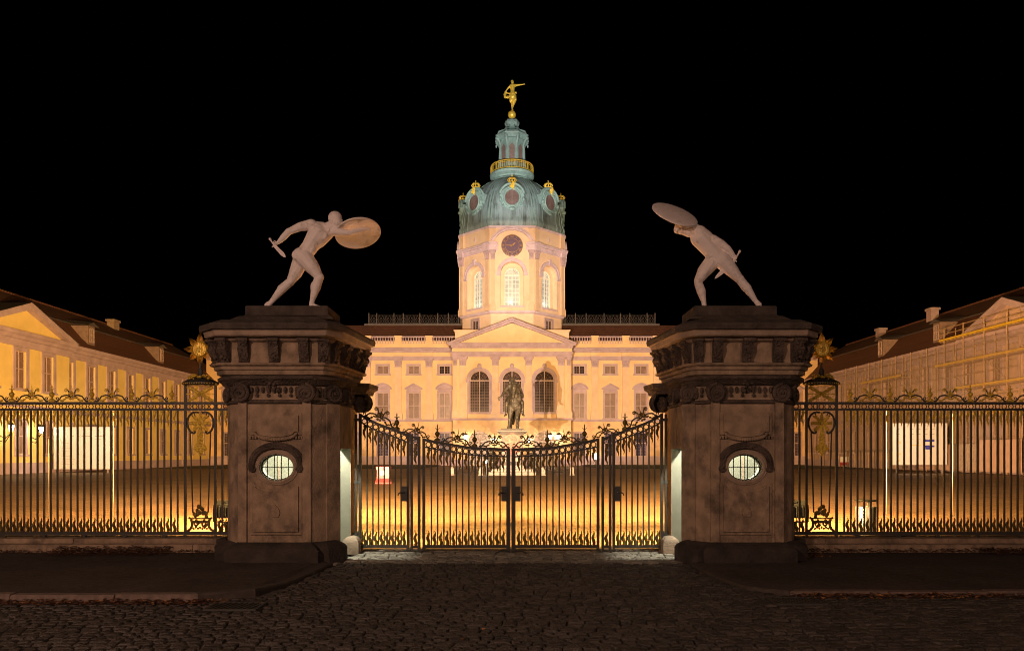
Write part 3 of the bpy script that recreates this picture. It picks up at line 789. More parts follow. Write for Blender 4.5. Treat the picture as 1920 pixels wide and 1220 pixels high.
        for q in range(5): C(p(700, 1112, -.03 - q * .017), p(742 - q * 8, 1117, -.03 - q * .018), 8, 6)
        # rear leg
        C(p(455, 635, .05), p(400, 750, .07), 82, 68); C(p(400, 750, .07), p(345, 835, .08), 68, 44); E(p(350, 846, .06), 40, 42, 38)
        C(p(330, 848, .08), p(250, 912, .09), 44, 48); C(p(250, 912, .09), p(140, 1040, .1), 46, 25); E(p(268, 900, .09), 46, 38, 28, 45)
        C(p(128, 1050, .1), p(88, 1072, .1), 27, 22); C(p(105, 1062, .1), p(118, 1108, .09), 27, 18); C(p(118, 1102, .09), p(138, 1116, .08), 18, 10)
        for q in range(5): C(p(120, 1108, .05 + q * .018), p(146 - q * 4, 1117, .05 + q * .018), 8, 6)
        pts = (p(172, 446, -.13), p(214, 506, -.13), p(240, 520, -.13), p(332, 626, -.12))
        sc, sr = p(1045, 348, .13), (240, 152, 12)
    else:
        E(p(398, 318, .02), 44, 58, 50, 25); E(p(420, 300, .02), 60, 60, 46, 20); E(p(420, 352, .0), 34, 36, 24, 30)
        C(p(376, 340, -.05), p(372, 352, -.06), 9, 10); E(p(440, 330, -.05), 10, 9, 18)
        C(p(440, 330, .02), p(520, 345, .02), 44, 60)
        C(p(500, 310, .0), p(560, 330, 0), 46, 70); C(p(560, 335, .05), p(650, 420, .03), 62, 92)
        C(p(610, 370, -.02), p(690, 420, 0), 84, 78); C(p(620, 410, 0), p(735, 535, 0), 96, 84); C(p(735, 535, 0), p(790, 600, 0), 84, 88)
        E(p(575, 420, -.09), 62, 26, 50, -35); E(p(640, 480, -.085), 26, 14, 24, 40); E(p(680, 530, -.085), 26, 14, 24, 40); E(p(850, 600, .02), 92, 90, 84, -40)
        E(p(742, 668, -.10), 11, 14, 18)
        C(p(560, 470, -.105), p(640, 440, -.115), 8, 7); C(p(690, 430, -.10), p(745, 520, -.105), 12, 9); E(p(600, 395, -.11), 40, 14, 34, -30); E(p(665, 395, -.105), 36, 14, 30, -20)
        C(p(700, 620, -.10), p(780, 580, -.12), 8, 7); E(p(665, 760, -.10), 28, 18, 80, 38); E(p(620, 940, -.095), 20, 14, 60, -12); E(p(596, 858, -.115), 20, 14, 22)
        E(p(800, 460, -.13), 40, 18, 26, 28); E(p(880, 540, -.135), 18, 12, 36, -35)
        # shield arm goes up behind the shield
        C(p(535, 335, .0), p(470, 262, .10), 46, 36); C(p(470, 262, .10), p(400, 215, .15), 34, 22); hand(p(400, 215, .15), Vector((-1, 0, .4)), Vector((0, 1, 0)))
        # sword arm
        C(p(748, 442, -.05), p(830, 482, -.08), 56, 42); C(p(830, 482, -.08), p(890, 530, -.1), 42, 32); C(p(890, 530, -.1), p(925, 570, -.1), 35, 30); C(p(925, 570, -.1), p(955, 606, -.1), 30, 22)
        hand(p(955, 600, -.1), p(985, 640, -.1) - p(955, 600, -.1), Vector((.5, -1, .4)))
        # forward leg
        C(p(760, 640, .03), p(670, 740, .0), 84, 72); C(p(670, 740, .0), p(600, 845, -.04), 72, 46); E(p(592, 856, -.06), 40, 42, 42)
        C(p(600, 870, -.05), p(632, 955, -.04), 44, 46); C(p(632, 955, -.04), p(658, 1060, -.04), 45, 25); E(p(645, 945, -.02), 36, 42, 62, -14)
        C(p(660, 1075, -.04), p(662, 1104, -.06), 26, 24); C(p(660, 1100, -.06), p(658, 1112, -.13), 22, 14)
        for q in range(5): C(p(640 + q * 9, 1112, -.13), p(636 + q * 10, 1117, -.165), 8, 6)
        # rear leg
        C(p(850, 640, -.03), p(960, 745, -.01), 92, 66); C(p(960, 745, -.01), p(1045, 830, .02), 66, 44); E(p(1046, 820, .0), 40, 42, 38)
        C(p(1050, 835, .02), p(1122, 912, .04), 46, 48); C(p(1122, 912, .04), p(1212, 1030, .06), 46, 26); E(p(1100, 888, .05), 48, 38, 28, -45)
        C(p(1222, 1042, .06), p(1252, 1076, .06), 26, 28); C(p(1252, 1070, .06), p(1232, 1108, .03), 28, 20); C(p(1258, 1085, .06), p(1256, 1108, .05), 20, 14)
        for q in range(5): C(p(1216 + q * 11, 1108, .02), p(1212 + q * 12, 1117, -.015), 8, 6)
        pts = (p(1018, 562, -.1), p(968, 645, -.1), p(945, 664, -.1), p(766, 828, -.06))
        sc, sr = p(360, 178, -.03), (250, 76, 10)
    b.v = [(x, y, max(z, Z0 + .001)) for x, y, z in b.v]
    sculpt(b, 'body', M_marble, t, .0075, 4)
    # dagger
    d = MB(); a0, a1, a2, a3 = pts; d.cap(a0, a1, 9 * k, 8 * k); d.ell(a0, 15 * k, None, 10, 8)
    ax = (a3 - a1).normalized(); sd = ax.cross(Vector((0, 1, 0))).normalized()
    d.cap(a1 - sd * 24 * k, a1 + sd * 24 * k, 7 * k, 7 * k)
    rings = []
    for q, wv in ((0, 15), (.25, 17), (.7, 21), (.9, 13), (1, 1)):
        c = a1.lerp(a3, q); rings.append([c + sd * wv * k, c + Vector((0, 5 * k, 0)), c - sd * wv * k, c - Vector((0, 5 * k, 0))])
    d.loft(rings); part(d, 'dagger', M_marble, t, True)
    # shield: a round disc of real thickness, held at a slant
    Rr = sr[0] * k * 1.0; mb = MB(); N = 48; prof = []
    tilt = math.acos(sr[1] / sr[0])       # angle between the shield's axis and the line of sight
    for rr, yy in ((0, -.045 if s > 0 else .018), (.5, -.036 if s > 0 else .015), (.85, -.018 if s > 0 else .008), (.97, -.006), (1, 0), (1, .02), (.97, .026), (.85, .03 if s > 0 else .046), (.5, .0 if s > 0 else .07), (0, -.01 if s > 0 else .078)):
        prof.append([(max(rr, .001) * Rr * math.cos(2 * PI * q / N), yy, max(rr, .001) * Rr * math.sin(2 * PI * q / N)) for q in range(N)])
    mb.loft(prof, caps=True)
    inpl = R(12 if s < 0 else -24.5)
    # the disc's long axis, and its short axis leaning away from the street
    vd = (sc - Vector((0, 0, EYE))).normalized(); rg_ = vd.cross(Vector((0, 0, 1))).normalized(); up_ = rg_.cross(vd)
    mj = rg_ * math.cos(inpl) + up_ * math.sin(inpl); mn = up_ * math.cos(inpl) - rg_ * math.sin(inpl)
    ro = sr[1] / sr[0]; pz = mn * ro + vd * math.sqrt(1 - ro * ro) * (1 if s > 0 else -1)
    nr = pz.cross(mj).normalized()
    if nr.dot(vd) < 0: nr = -nr; mj = -mj
    M = Matrix(((mj.x, nr.x, pz.x, sc.x), (mj.y, nr.y, pz.y, sc.y), (mj.z, nr.z, pz.z, sc.z), (0, 0, 0, 1)))
    q = MB(); q.join(mb, M); part(q, 'shield', M_marble, t, True)
    if s < 0:
        for u in (-.16, .10):
            st = MB()
            c = sc + Vector((u * 1.0, -.03, -.01)); st.tube([c + Vector((0, .04, .05)), c + Vector((0, -.03, .045)), c + Vector((.005, -.07, 0)), c + Vector((0, -.03, -.045)), c + Vector((0, .04, -.05))], .008, 6)
            part(st, 'shield_strap', M_marble, t, True)
gladiator(-1)
gladiator(1)

# ================================================================== PALACE
def rect_window_meshes(wd, ht, cols, rows, glass, bar=.05, transom=None, tw=.09):
    """glass pane + frame, local coordinates: x across, z up from the sill, y into the wall"""
    gl = MB(); gl.quad((-wd / 2, .0, 0), (wd / 2, .0, 0), (wd / 2, .0, ht), (-wd / 2, .0, ht))
    fr = MB(); f = .08
    fr.box(-wd / 2, -wd / 2 + f, -.07, -.005, 0, ht); fr.box(wd / 2 - f, wd / 2, -.07, -.005, 0, ht)
    fr.box(-wd / 2 + f, wd / 2 - f, -.07, -.005, 0, f); fr.box(-wd / 2 + f, wd / 2 - f, -.07, -.005, ht - f, ht)
    fr.box(-tw / 2, tw / 2, -.065, -.006, f, ht - f)
    if transom: fr.box(-wd / 2 + f, wd / 2 - f, -.068, -.006, transom - tw / 2, transom + tw / 2)
    nf = len(fr.f)
    for i in range(1, cols):
        x = -wd / 2 + wd * i / cols
        if abs(x) > tw: fr.box(x - bar / 2, x + bar / 2, -.04, -.006, f, ht - f)
    for j in range(1, rows):
        z = ht * j / rows
        if not transom or abs(z - transom) > tw: fr.box(-wd / 2 + f, wd / 2 - f, -.038, -.006, z - bar / 2, z + bar / 2)
    return gl.mesh('window', glass), fr.mesh('frame', M_frame, m2=M_bars, n1=nf)
def arch_pts(r, z, n=16): return [(r * math.cos(PI * k / n), z + r * math.sin(PI * k / n)) for k in range(n + 1)]
def arch_window_meshes(wd, ht, cols, rows, glass, bar=.045, fan=False, tw=.12, frm=None):
    r = wd / 2; zs = ht - r
    gl = MB(); poly = [(-r, 0), (r, 0)] + arch_pts(r, zs); gl.add([(x, 0, z) for x, z in poly], [tuple(range(len(poly)))])
    fr = MB(); f = .09
    fr.box(-r, -r + f, -.08, -.005, 0, zs); fr.box(r - f, r, -.08, -.005, 0, zs); fr.box(-r + f, r - f, -.08, -.005, 0, f)
    a = arch_pts(r, zs); b = arch_pts(r - f, zs)
    for k in range(len(a) - 1):
        fr.add([(a[k][0], -.08, a[k][1]), (a[k + 1][0], -.08, a[k + 1][1]), (b[k + 1][0], -.08, b[k + 1][1]), (b[k][0], -.08, b[k][1]),
                (b[k][0], -.005, b[k][1]), (b[k + 1][0], -.005, b[k + 1][1])], [(0, 1, 2, 3), (3, 2, 5, 4)])
    fr.box(-tw / 2, tw / 2, -.075, -.006, f, ht - f); fr.box(-r + f, r - f, -.078, -.006, zs - tw * .7, zs + tw * .7)
    nf = len(fr.f)
    for i in range(1, cols):
        x = -r + wd * i / cols
        if abs(x) > tw: fr.box(x - bar / 2, x + bar / 2, -.04, -.006, f, zs)
    for j in range(1, rows): fr.box(-r + f, r - f, -.038, -.006, zs * j / rows - bar / 2, zs * j / rows + bar / 2)
    if fan:
        for q in range(1, 8):
            an = PI * q / 8; fr.tube([(r * .35 * math.cos(an), -.03, zs + r * .35 * math.sin(an)), ((r - f) * math.cos(an), -.03, zs + (r - f) * math.sin(an))], bar / 2, 4)
        fr.tube([(r * .35 * math.cos(PI * q / 8), -.03, zs + r * .35 * math.sin(PI * q / 8)) for q in range(9)], bar / 2, 4)
    else:
        for q in (1, 2):
            rr = r * q / 3; fr.tube([(rr * math.cos(PI * k / 8), -.02, zs + rr * math.sin(PI * k / 8)) for k in range(9)], bar / 2.5, 4)
        for q in (1, 2, 4, 5):
            an = PI * q / 6; fr.tube([(0, -.02, zs), ((r - f) * math.cos(an), -.02, zs + (r - f) * math.sin(an))], bar / 2.5, 4)
    return gl.mesh('window', glass), fr.mesh('frame', frm or M_frame, m2=frm or M_bars, n1=nf)
def put_window(ms, parent, loc, rz=0):
    o = inst(ms[0], 'window', parent, loc, rz)
    f = bpy.data.objects.new('frame', ms[1]); COL.objects.link(f); f.parent = o; WORLD[f.name] = Vector(loc)
    if len(ms) > 2:
        f = bpy.data.objects.new('surround', ms[2]); COL.objects.link(f); f.parent = o; WORLD[f.name] = Vector(loc)
    return o

palace = thing('palace', 'long pale yellow palace with pedimented centre and roof balustrade, across the courtyard', 'palace', (0, 108, 0))
YF = 108.0; YP = 104.2; PW = 8.25
BAYS = [9.76, 14.22, 18.68, 23.14, 27.6, 32.06, 36.52, 40.98]
PILS = [11.99, 16.45, 20.91, 25.37, 29.83, 34.29, 38.75]
def rust_profile(z0, z1, step=.42, g=.045):
    pr = []; z = z0
    while z < z1 - .05:
        zt = min(z + step, z1); pr += [(z, 0), (zt - .05, 0), (zt - .045, -g), (zt - .002, -g)]; z = zt
    return pr
wl = MB(); rs = MB()
for s in (-1, 1):
    ops = [(s * b - .8, s * b + .8, 6.78, 10.55) for b in BAYS] + [(s * b - .8, s * b + .8, 13.23, 14.41) for b in BAYS]
    a, b_ = (PW, 44.2) if s > 0 else (-44.2, -PW)
    wall(wl, lambda u, z, d: (u, YF + d, z), a, b_, 6.66, 18.0, ops, .28)
    # rusticated ground floor in courses
    gops = [(s * b - .78, s * b + .78, 1.36, 4.75) for b in BAYS]
    z = 1.36
    while z < 6.4:
        zt = min(z + .42, 6.4)
        wall(rs, lambda u, zz, d: (u, YF - .05 + d, zz), a, b_, z, zt - .05, [o for o in ((q[0], q[1], max(q[2], z), min(q[3], zt - .05)) for q in gops) if o[3] > o[2]], .33)
        wall(rs, lambda u, zz, d: (u, YF - .0 + d, zz), a, b_, zt - .05, zt, [o for o in ((q[0], q[1], max(q[2], zt - .05), min(q[3], zt)) for q in gops) if o[3] > o[2]], .28)
        z = zt
wl.quad((-PW, YF + .5, 0), (PW, YF + .5, 0), (PW, YF + .5, 18), (-PW, YF + .5, 18))
for s in (-1, 1): wl.quad((s * 44.2, YF, 0), (s * 44.2, YF + 14, 0), (s * 44.2, YF + 14, 18), (s * 44.2, YF, 18))
wl.quad((-44.2, YF + 14, 0), (44.2, YF + 14, 0), (44.2, YF + 14, 18), (-44.2, YF + 14, 18))
part(wl, 'wall', M_wall, palace); part(rs, 'rusticated_wall', M_rust, palace)
mb = MB()
for s in (-1, 1): x0, x1 = sorted((s * (PW - .2), s * 44.2)); mb.box(x0, x1, YF - .22, YF + .3, 0, 1.15); mb.box(x0, x1, YF - .17, YF + .3, 1.152, 1.355)
part(mb, 'plinth', M_trim, palace)
mb = MB()
for s in (-1, 1): x0, x1 = sorted((s * PW, s * 44.2)); mb.box(x0, x1, YF - .28, YF - .002, 6.52, 6.66); mb.box(x0, x1, YF - .18, YF - .002, 6.38, 6.518)
part(mb, 'string_course', M_trim, palace)
# pilasters
def pilaster(parent, x, y, z0, z1, wd=.92, d=.28, cap=1.3, m=None, capm=None):
    mb = MB(); h = wd / 2
    mb.box(x - h - .22, x + h + .22, y - d - .18, y - .003, z0, z0 + .75); mb.box(x - h - .16, x + h + .16, y - d - .12, y - .003, z0 + .752, z0 + .92)
    mb.box(x - h - .08, x + h + .08, y - d - .06, y - .003, z0 + .922, z0 + 1.12)
    mb.box(x - h, x + h, y - d, y - .003, z0 + 1.122, z1 - cap)
    for q in (-.24, 0, .24): mb.box(x + q * wd * 1.1 - .06, x + q * wd * 1.1 + .06, y - d - .03, y - d - .002, z0 + 1.5, z1 - cap - .2)
    part(mb, 'pilaster', m or M_pil, parent)
    return mb
def capital_mesh(wd=.92, d=.28, cap=1.3):
    mb = MB(); h = wd / 2
    mb.box(-h - .04, h + .04, -d - .04, -.003, 0, .1)
    mb.loft([[(-q - h, -d - e, z), (q + h, -d - e, z), (q + h, -.003, z), (-q - h, -.003, z)] for z, q, e in ((.1, 0, 0), (cap * .5, .05, .06), (cap - .16, .2, .22))])
    mb.box(-h - .26, h + .26, -d - .27, -.003, cap - .158, cap)
    for r_, (z, n, q) in enumerate(((cap * .28, 4, .07), (cap * .52, 3, .13))):
        for k in range(n):
            x = -h + wd * (k + .5) / n; mb.ell((x, -d - q, z), (wd / n * .42, .09, cap * .17), None, 8, 6); mb.ell((x, -d - q - .08, z + cap * .13), (wd / n * .3, .07, .05), None, 7, 5)
    for s in (-1, 1): mb.ell((s * (h + .12), -d - .2, cap - .28), (.14, .1, .14), None, 8, 6)
    return mb.mesh('capital', M_trim, True)
capm = capital_mesh()
for s in (-1, 1):
    for x in PILS:
        pilaster(palace, s * x, YF, 6.66, 15.5); inst(capm, 'capital', palace, (s * x, YF, 14.2))
# windows of the storeys
def surround_mesh(wd, ht, b=.28, hood=None, sill=.15, y=-.28):
    mb = MB(); w2 = wd / 2
    mb.box(-w2 - b, -w2, y - .10, y - .003, -.02, ht + b); mb.box(w2, w2 + b, y - .10, y - .003, -.02, ht + b); mb.box(-w2, w2, y - .10, y - .003, ht, ht + b)
    mb.box(-w2 - b - .1, w2 + b + .1, y - .22, y - .003, -.2, -.022)
    if hood:
        zb = ht + b + .16; mb.box(-w2 - b + .06, w2 + b - .06, y - .08, y - .003, ht + b + .002, zb)
        hw = w2 + b + .2; mb.box(-hw, hw, y - .32, y - .003, zb + .002, zb + .2)
        if hood == 'seg':
            n = 14; R_ = hw * 1.15; a0 = math.asin(hw / R_); dz = R_ * math.cos(a0)
            o = [(R_ * math.sin(-a0 + 2 * a0 * k / n), zb + .2 + R_ * math.cos(-a0 + 2 * a0 * k / n) - dz) for k in range(n + 1)]
        else: o = [(-hw, zb + .2), (0, zb + .2 + .72), (hw, zb + .2)]
        i_ = [(x * .86, zb + .2 + (z - zb - .2) * .74) for x, z in o]
        for k in range(len(o) - 1):
            A, B, Cc, D = o[k], o[k + 1], i_[k + 1], i_[k]
            mb.add([(A[0], y - .34, A[1]), (B[0], y - .34, B[1]), (Cc[0], y - .34, Cc[1]), (D[0], y - .34, D[1]), (A[0], y, A[1]), (B[0], y, B[1]), (Cc[0], y - .06, Cc[1]), (D[0], y - .06, D[1])],
                   [(0, 1, 2, 3), (0, 4, 5, 1), (3, 2, 6, 7)])
        mb.add([(x, y - .06, z) for x, z in i_] , [tuple(range(len(i_)))])
    return mb.mesh('surround', M_trim)
w_main = rect_window_meshes(1.6, 3.77, 5, 10, M_blind, .04, 1.88)
w_dark = rect_window_meshes(1.6, 3.77, 5, 10, M_glass, .04, 1.88)
w_small = rect_window_meshes(1.6, 1.18, 4, 3, M_glass, .035); w_smallb = rect_window_meshes(1.6, 1.18, 4, 3, M_blind, .035)
w_base = rect_window_meshes(1.56, 3.39, 4, 8, M_blue, .04, 1.9)
s_seg = surround_mesh(1.6, 3.77, .27, 'seg'); s_tri = surround_mesh(1.6, 3.77, .27, 'tri'); s_small = surround_mesh(1.6, 1.18, .26)
s_base = surround_mesh(1.56, 3.39, .18, None, y=-.33)
for s in (-1, 1):
    for i, b in enumerate(BAYS):
        put_window(((w_main if (i + (s > 0)) % 2 else w_main)) + ((s_tri if i % 2 else s_seg),), palace, (s * b, YF + .28, 6.78))
        put_window((w_small if (i == 0 or i == 3) else w_smallb) + (s_small,), palace, (s * b, YF + .28, 13.23))
        put_window(w_base + (s_base,), palace, (s * b, YF + .28, 1.36))
# architrave, frieze and cornice with breaks over the pilasters
def entab(parent, x0, x1, y, z, brk, nm=True):
    ar = MB(); fr = MB(); co = MB(); dn = MB()
    for (a, b, e) in [(x0, x1, 0)] + [(p - .62, p + .62, .24) for p in brk]:
        yy = y - .14 - e
        ar.box(a, b, yy, y - .003, z, z + .24); ar.box(a - (.03 if e else 0), b + (.03 if e else 0), yy - .06, y - .003, z + .242, z + .57)
        fr.box(a, b, yy + .02, y - .003, z + .572, z + 1.10)
        k = (.03 if e else 0)
        co.loft([[(a - q * (1 if e else 0), yy - q, zz), (b + q * (1 if e else 0), yy - q, zz), (b + q * (1 if e else 0), y, zz), (a - q * (1 if e else 0), y, zz)] for zz, q in
                 ((z + 1.102, .03), (z + 1.2, .12), (z + 1.38, .14), (z + 1.39, .42), (z + 1.6, .45), (z + 1.62, .5), (z + 1.72, .58))])
    n = int((x1 - x0) / .5)
    for i in range(n): dn.box(x0 + (i + .25) * (x1 - x0) / n, x0 + (i + .75) * (x1 - x0) / n, y - .46, y - .285, z + 1.22, z + 1.375)
    part(ar, 'architrave', M_trim, parent); part(fr, 'frieze', M_wall, parent); part(co, 'cornice', M_trim, parent); part(dn, 'dentils', M_trim, parent)
for s in (-1, 1):
    a, b = sorted((s * PW, s * 44.2)); entab(palace, a, b, YF, 15.2, [s * p for p in PILS])
# attic and balustrade
bal_me = MB().lathe([(.10, 0), (.10, .07), (.06, .12), (.13, .33), (.07, .58), (.05, .72), (.09, .78), (.1, .84)], (0, 0, 0), 8).mesh('baluster', M_trim, True)
for s in (-1, 1):
    at = MB(); x0, x1 = sorted((s * PW, s * 44.2)); at.box(x0, x1, YF - .1, YF + .5, 16.925, 17.6); part(at, 'attic', M_wall, palace)
    rl = MB(); rl.box(x0, x1, YF - .12, YF + .24, 18.50, 18.68); rl.box(x0, x1, YF - .08, YF + .2, 17.602, 17.66)
    br = part(rl, 'balustrade', M_trim, palace)
    pd = MB()
    for p in PILS: pd.box(s * p - .5, s * p + .5, YF - .18, YF + .28, 17.603, 18.66); pd.box(s * p - .56, s * p + .56, YF - .24, YF + .3, 18.662, 18.74)
    part(pd, 'balustrade_pier', M_wall, palace)
    edges = [PW + .25] + PILS
    for k in range(4):
        a_ = edges[k] + (.5 if k else 0); b_ = edges[k + 1] - .5; n = int((b_ - a_) / .37)
        for i in range(n): inst(bal_me, 'baluster', br, (s * (a_ + (i + .5) * (b_ - a_) / n), YF + .06, 17.66))
# roof
for s in (-1, 1):
    rf = MB(); x0, x1 = s * 7.0, s * 44.2
    e = 21.0 if False else 0
    rf.add([(x0, YF + 1.2, 17.7), (x1, YF + 1.2, 17.7), (x1, YF + 4.4, 21.0), (x0, YF + 4.4, 21.0), (x0, YF + 10, 21.0), (x1, YF + 10, 21.0), (x0, YF + 13.4, 17.7), (x1, YF + 13.4, 17.7)], [(0, 1, 2, 3), (3, 2, 5, 4), (4, 5, 7, 6), (1, 7, 5, 2)])
    part(rf, 'roof', M_tile, palace)
    gt = MB(); a, b = sorted((s * 7, s * 22.2)); gt.box(a, b, YF + 4.2, YF + 4.6, 20.95, 21.22); part(gt, 'roof_edge', M_lead, palace)
    # ornate iron railing on the flat of the roof
    rg = MB(); Y_ = YF + 4.7; zb = 21.25; zt = 22.55; a, b = 8.0, 21.6
    for zz in (zb, zb + .12, zt): rg.tube([(s * a, Y_, zz), (s * b, Y_, zz)], .035, 5)
    n = 26
    for i in range(n):
        u0 = a + (b - a) * i / n; u1 = a + (b - a) * (i + 1) / n; cu = (u0 + u1) / 2; cz = (zb + zt) / 2
        rg.tube([(s * u0, Y_, zb + .12), (s * cu, Y_, cz), (s * u1, Y_, zt)], .022, 4); rg.tube([(s * u0, Y_, zt), (s * cu, Y_, cz), (s * u1, Y_, zb + .12)], .022, 4)
        rg.tube([(s * (cu + .2 * math.cos(q * PI / 4)), Y_, cz + .38 * math.sin(q * PI / 4)) for q in range(8)], .024, 4, True)
    rr = part(rg, 'roof_railing', M_lead, palace)
    for k, u in enumerate((8.0, 9.6, 11.2, 13.9, 16.4, 17.8, 20.4, 21.6)):
        p_ = MB(); p_.box(s * u - .05, s * u + .05, Y_ - .05, Y_ + .05, 21.2, 22.75); p_.ell((s * u, Y_, 22.83), .1, None, 6, 5); part(p_, 'post', M_lead, rr)

# ---- central pavilion
AX = (-4.53, 0, 4.53)
fp = lambda u, z, d: (u, YP + d, z)
mb = MB(); wall(mb, fp, -PW, PW, 6.66, 17.1, [(x - 1.38, x + 1.38, 7.46, 13.30, True) for x in AX], .4)
for s in (-1, 1): mb.quad((s * PW, YP, 6.66), (s * PW, YF, 6.66), (s * PW, YF, 17.1), (s * PW, YP, 17.1))
part(mb, 'pavilion_wall', M_wall, palace)
mb = MB(); dops = [(x - 1.5, x + 1.5, 0, 4.9, True) for x in AX]
z = 0.9
def clipped(ops, z, zt):
    out = []
    for (a, b, c, d, _) in ops:
        r = (b - a) / 2; zs = d - r; zm = (z + zt) / 2
        if zm >= d: continue
        hw = r if zm <= zs else math.sqrt(max(0, r * r - (zm - zs) ** 2)); cx = (a + b) / 2
        out.append((cx - hw, cx + hw, z, zt))
    return out
while z < 6.4:
    zt = min(z + .40, 6.4)
    wall(mb, lambda u, zz, d: (u, YP - .06 + d, zz), -PW, PW, z, zt - .05, clipped(dops, z, zt - .05), .46)
    wall(mb, lambda u, zz, d: (u, YP + d, zz), -PW, PW, zt - .05, zt, clipped(dops, zt - .05, zt), .4)
    for s in (-1, 1): mb.quad((s * (PW + .05), YP - .06, z), (s * (PW + .05), YF, z), (s * (PW + .05), YF, zt - .05), (s * (PW + .05), YP - .06, zt - .05))
    z = zt
part(mb, 'pavilion_base', M_rust, palace)
mb = MB()
for x in AX:     # radiating arch stones
    for k in range(11):
        a = PI * (k + .5) / 11; 
        for q in (0,):
            da = PI / 11 * .42; r0, r1 = 1.5, 2.35 if k % 2 else 2.12
            P4 = [(x + r * math.cos(a + e), 3.4 + r * math.sin(a + e)) for r, e in ((r0, -da), (r1, -da), (r1, da), (r0, da))]
            mb.prism(P4, YP - .16, YP - .062)
part(mb, 'arch_stones', M_wall, palace)
mb = MB(); mb.box(-PW - .1, -6.2, YP - .2, YP + .3, 0, .88); mb.box(6.2, PW + .1, YP - .2, YP + .3, 0, .88); mb.box(-2.9, -1.62, YP - .2, YP + .3, 0, .88); mb.box(1.62, 2.9, YP - .2, YP + .3, 0, .88)
part(mb, 'pavilion_plinth', M_trim, palace)
mb = MB(); mb.box(-PW - .3, PW + .3, YP - .34, YP + .2, 6.5, 6.66); mb.box(-PW - .18, PW + .18, YP - .2, YP + .2, 6.36, 6.498); part(mb, 'pavilion_string_course', M_trim, palace)
w_arch = arch_window_meshes(2.76, 5.84, 8, 11, M_glass, .05)
w_door = arch_window_meshes(3.0, 4.9, 6, 6, M_blind, .05)
sm = MB(); r = 1.38; z_ = 5.84 - r
for b0, b1, yy in ((0, .34, -.5), (.34, .46, -.56)):
    a = arch_pts(r + b0, z_, 22); b = arch_pts(r + b1, z_, 22)
    for k in range(22):
        sm.add([(a[k][0], yy, a[k][1]), (a[k + 1][0], yy, a[k + 1][1]), (b[k + 1][0], yy, b[k + 1][1]), (b[k][0], yy, b[k][1]), (b[k][0], -.4, b[k][1]), (b[k + 1][0], -.4, b[k + 1][1]), (a[k][0], -.4, a[k][1]), (a[k + 1][0], -.4, a[k + 1][1])],
               [(0, 1, 2, 3), (3, 2, 5, 4), (0, 6, 7, 1)])
for s in (-1, 1):
    x0, x1 = sorted((s * r, s * (r + .34))); sm.box(x0, x1, -.5, -.403, 0, z_ - .3)
    x0, x1 = sorted((s * r, s * (r + .55))); sm.box(x0, x1, -.6, -.403, z_ - .298, z_ - .02)
sm.box(-.26, .26, -.68, -.403, 5.80, 6.7); sm.ell((0, -.7, 6.45), (.3, .16, .36), None, 10, 8); sm.box(-r - .5, r + .5, -.62, -.403, -.22, -.003)
s_arch = sm.mesh('surround', M_trim)
for x in AX:
    put_window(w_arch + (s_arch,), palace, (x, YP + .4, 7.46)); put_window(w_door, palace, (x, YP + .4, 0.01))
for x in (-6.85, -2.31, 2.31, 6.85):
    pilaster(palace, x, YP, 6.66, 15.2, .86, .42, 1.15); inst(capm, 'capital', palace, (x, YP - .13, 13.95), 0, (.95, 1, .97))
for x in (-7.92, 7.92):
    pilaster(palace, x, YP + .02, 6.66, 15.2, .5, .2, 1.15); inst(capm, 'capital', palace, (x, YP + .05, 13.95), 0, (.55, .8, .97))
PAVP = [(-PW, YP), (PW, YP), (PW, YF), (-PW, YF)]
mb = MB(); ring_loft(mb, PAVP, [(15.2, .15), (15.45, .15), (15.46, .22), (15.84, .24), (15.85, .28), (15.9, .28)]); part(mb, 'pavilion_architrave', M_trim, palace)
mb = MB(); ring_loft(mb, PAVP, [(15.9, .12), (16.42, .12)]); part(mb, 'pavilion_frieze', M_wall, palace)
mb = MB(); ring_loft(mb, PAVP, [(16.4, .15), (16.5, .25), (16.72, .28), (16.73, .62), (16.92, .66), (17.0, .76), (17.08, .8)]); part(mb, 'pavilion_cornice', M_trim, palace)
_m = MB().box(-.12, .12, -.5, -.27, 0, .19).mesh('modillion', M_trim)
for i in range(36): inst(_m, 'modillion', palace, (-PW + (i + .5) * 2 * PW / 36, YP, 16.52))
# pediment
ap = 20.55; hw = PW + .78
mb = MB(); mb.prism([(-hw + 1.2, 17.085), (hw - 1.2, 17.085), (0, ap - .62)], YP + .02, YF + 1); part(mb, 'tympanum', M_wall, palace)
mb = MB()
for s in (-1, 1):
    L_ = math.hypot(hw, ap - 17.08); dx, dz = hw / L_, (ap - 17.08) / L_
    for (o0, o1, yo) in ((0, .28, -.78), (.282, .52, -.5)):
        A = (s * hw, 17.085); B = (0, ap)
        poly = [(s * (hw - o0 / dz * 1.0), 17.085), (0, ap - o0 / dx), (0, ap - o1 / dx), (s * (hw - o1 / dz), 17.085)]
        mb.prism(poly, YP + yo, YF + .2)
    for k in range(17):
        f = (k + .9) / 18; cx = s * (hw - 1.3) * (1 - f); cz = 17.2 + (ap - .62 - 17.2) * f * 1.0
        mb.box(cx - .13, cx + .13, YP - .42, YP + .015, cz - .02, cz + .16)
part(mb, 'pediment', M_trim, palace)
mb = MB()
for s in (-1, 1):
    n = (ap - 17.08)
    mb.add([(0, YP - .8, ap + .02), (s * (hw + .03), YP - .8, 17.105), (s * (hw + .03), YF + .3, 17.105), (0, YF + .3, ap + .02)], [(0, 1, 2, 3)])
part(mb, 'pediment_roof', M_lead, palace)
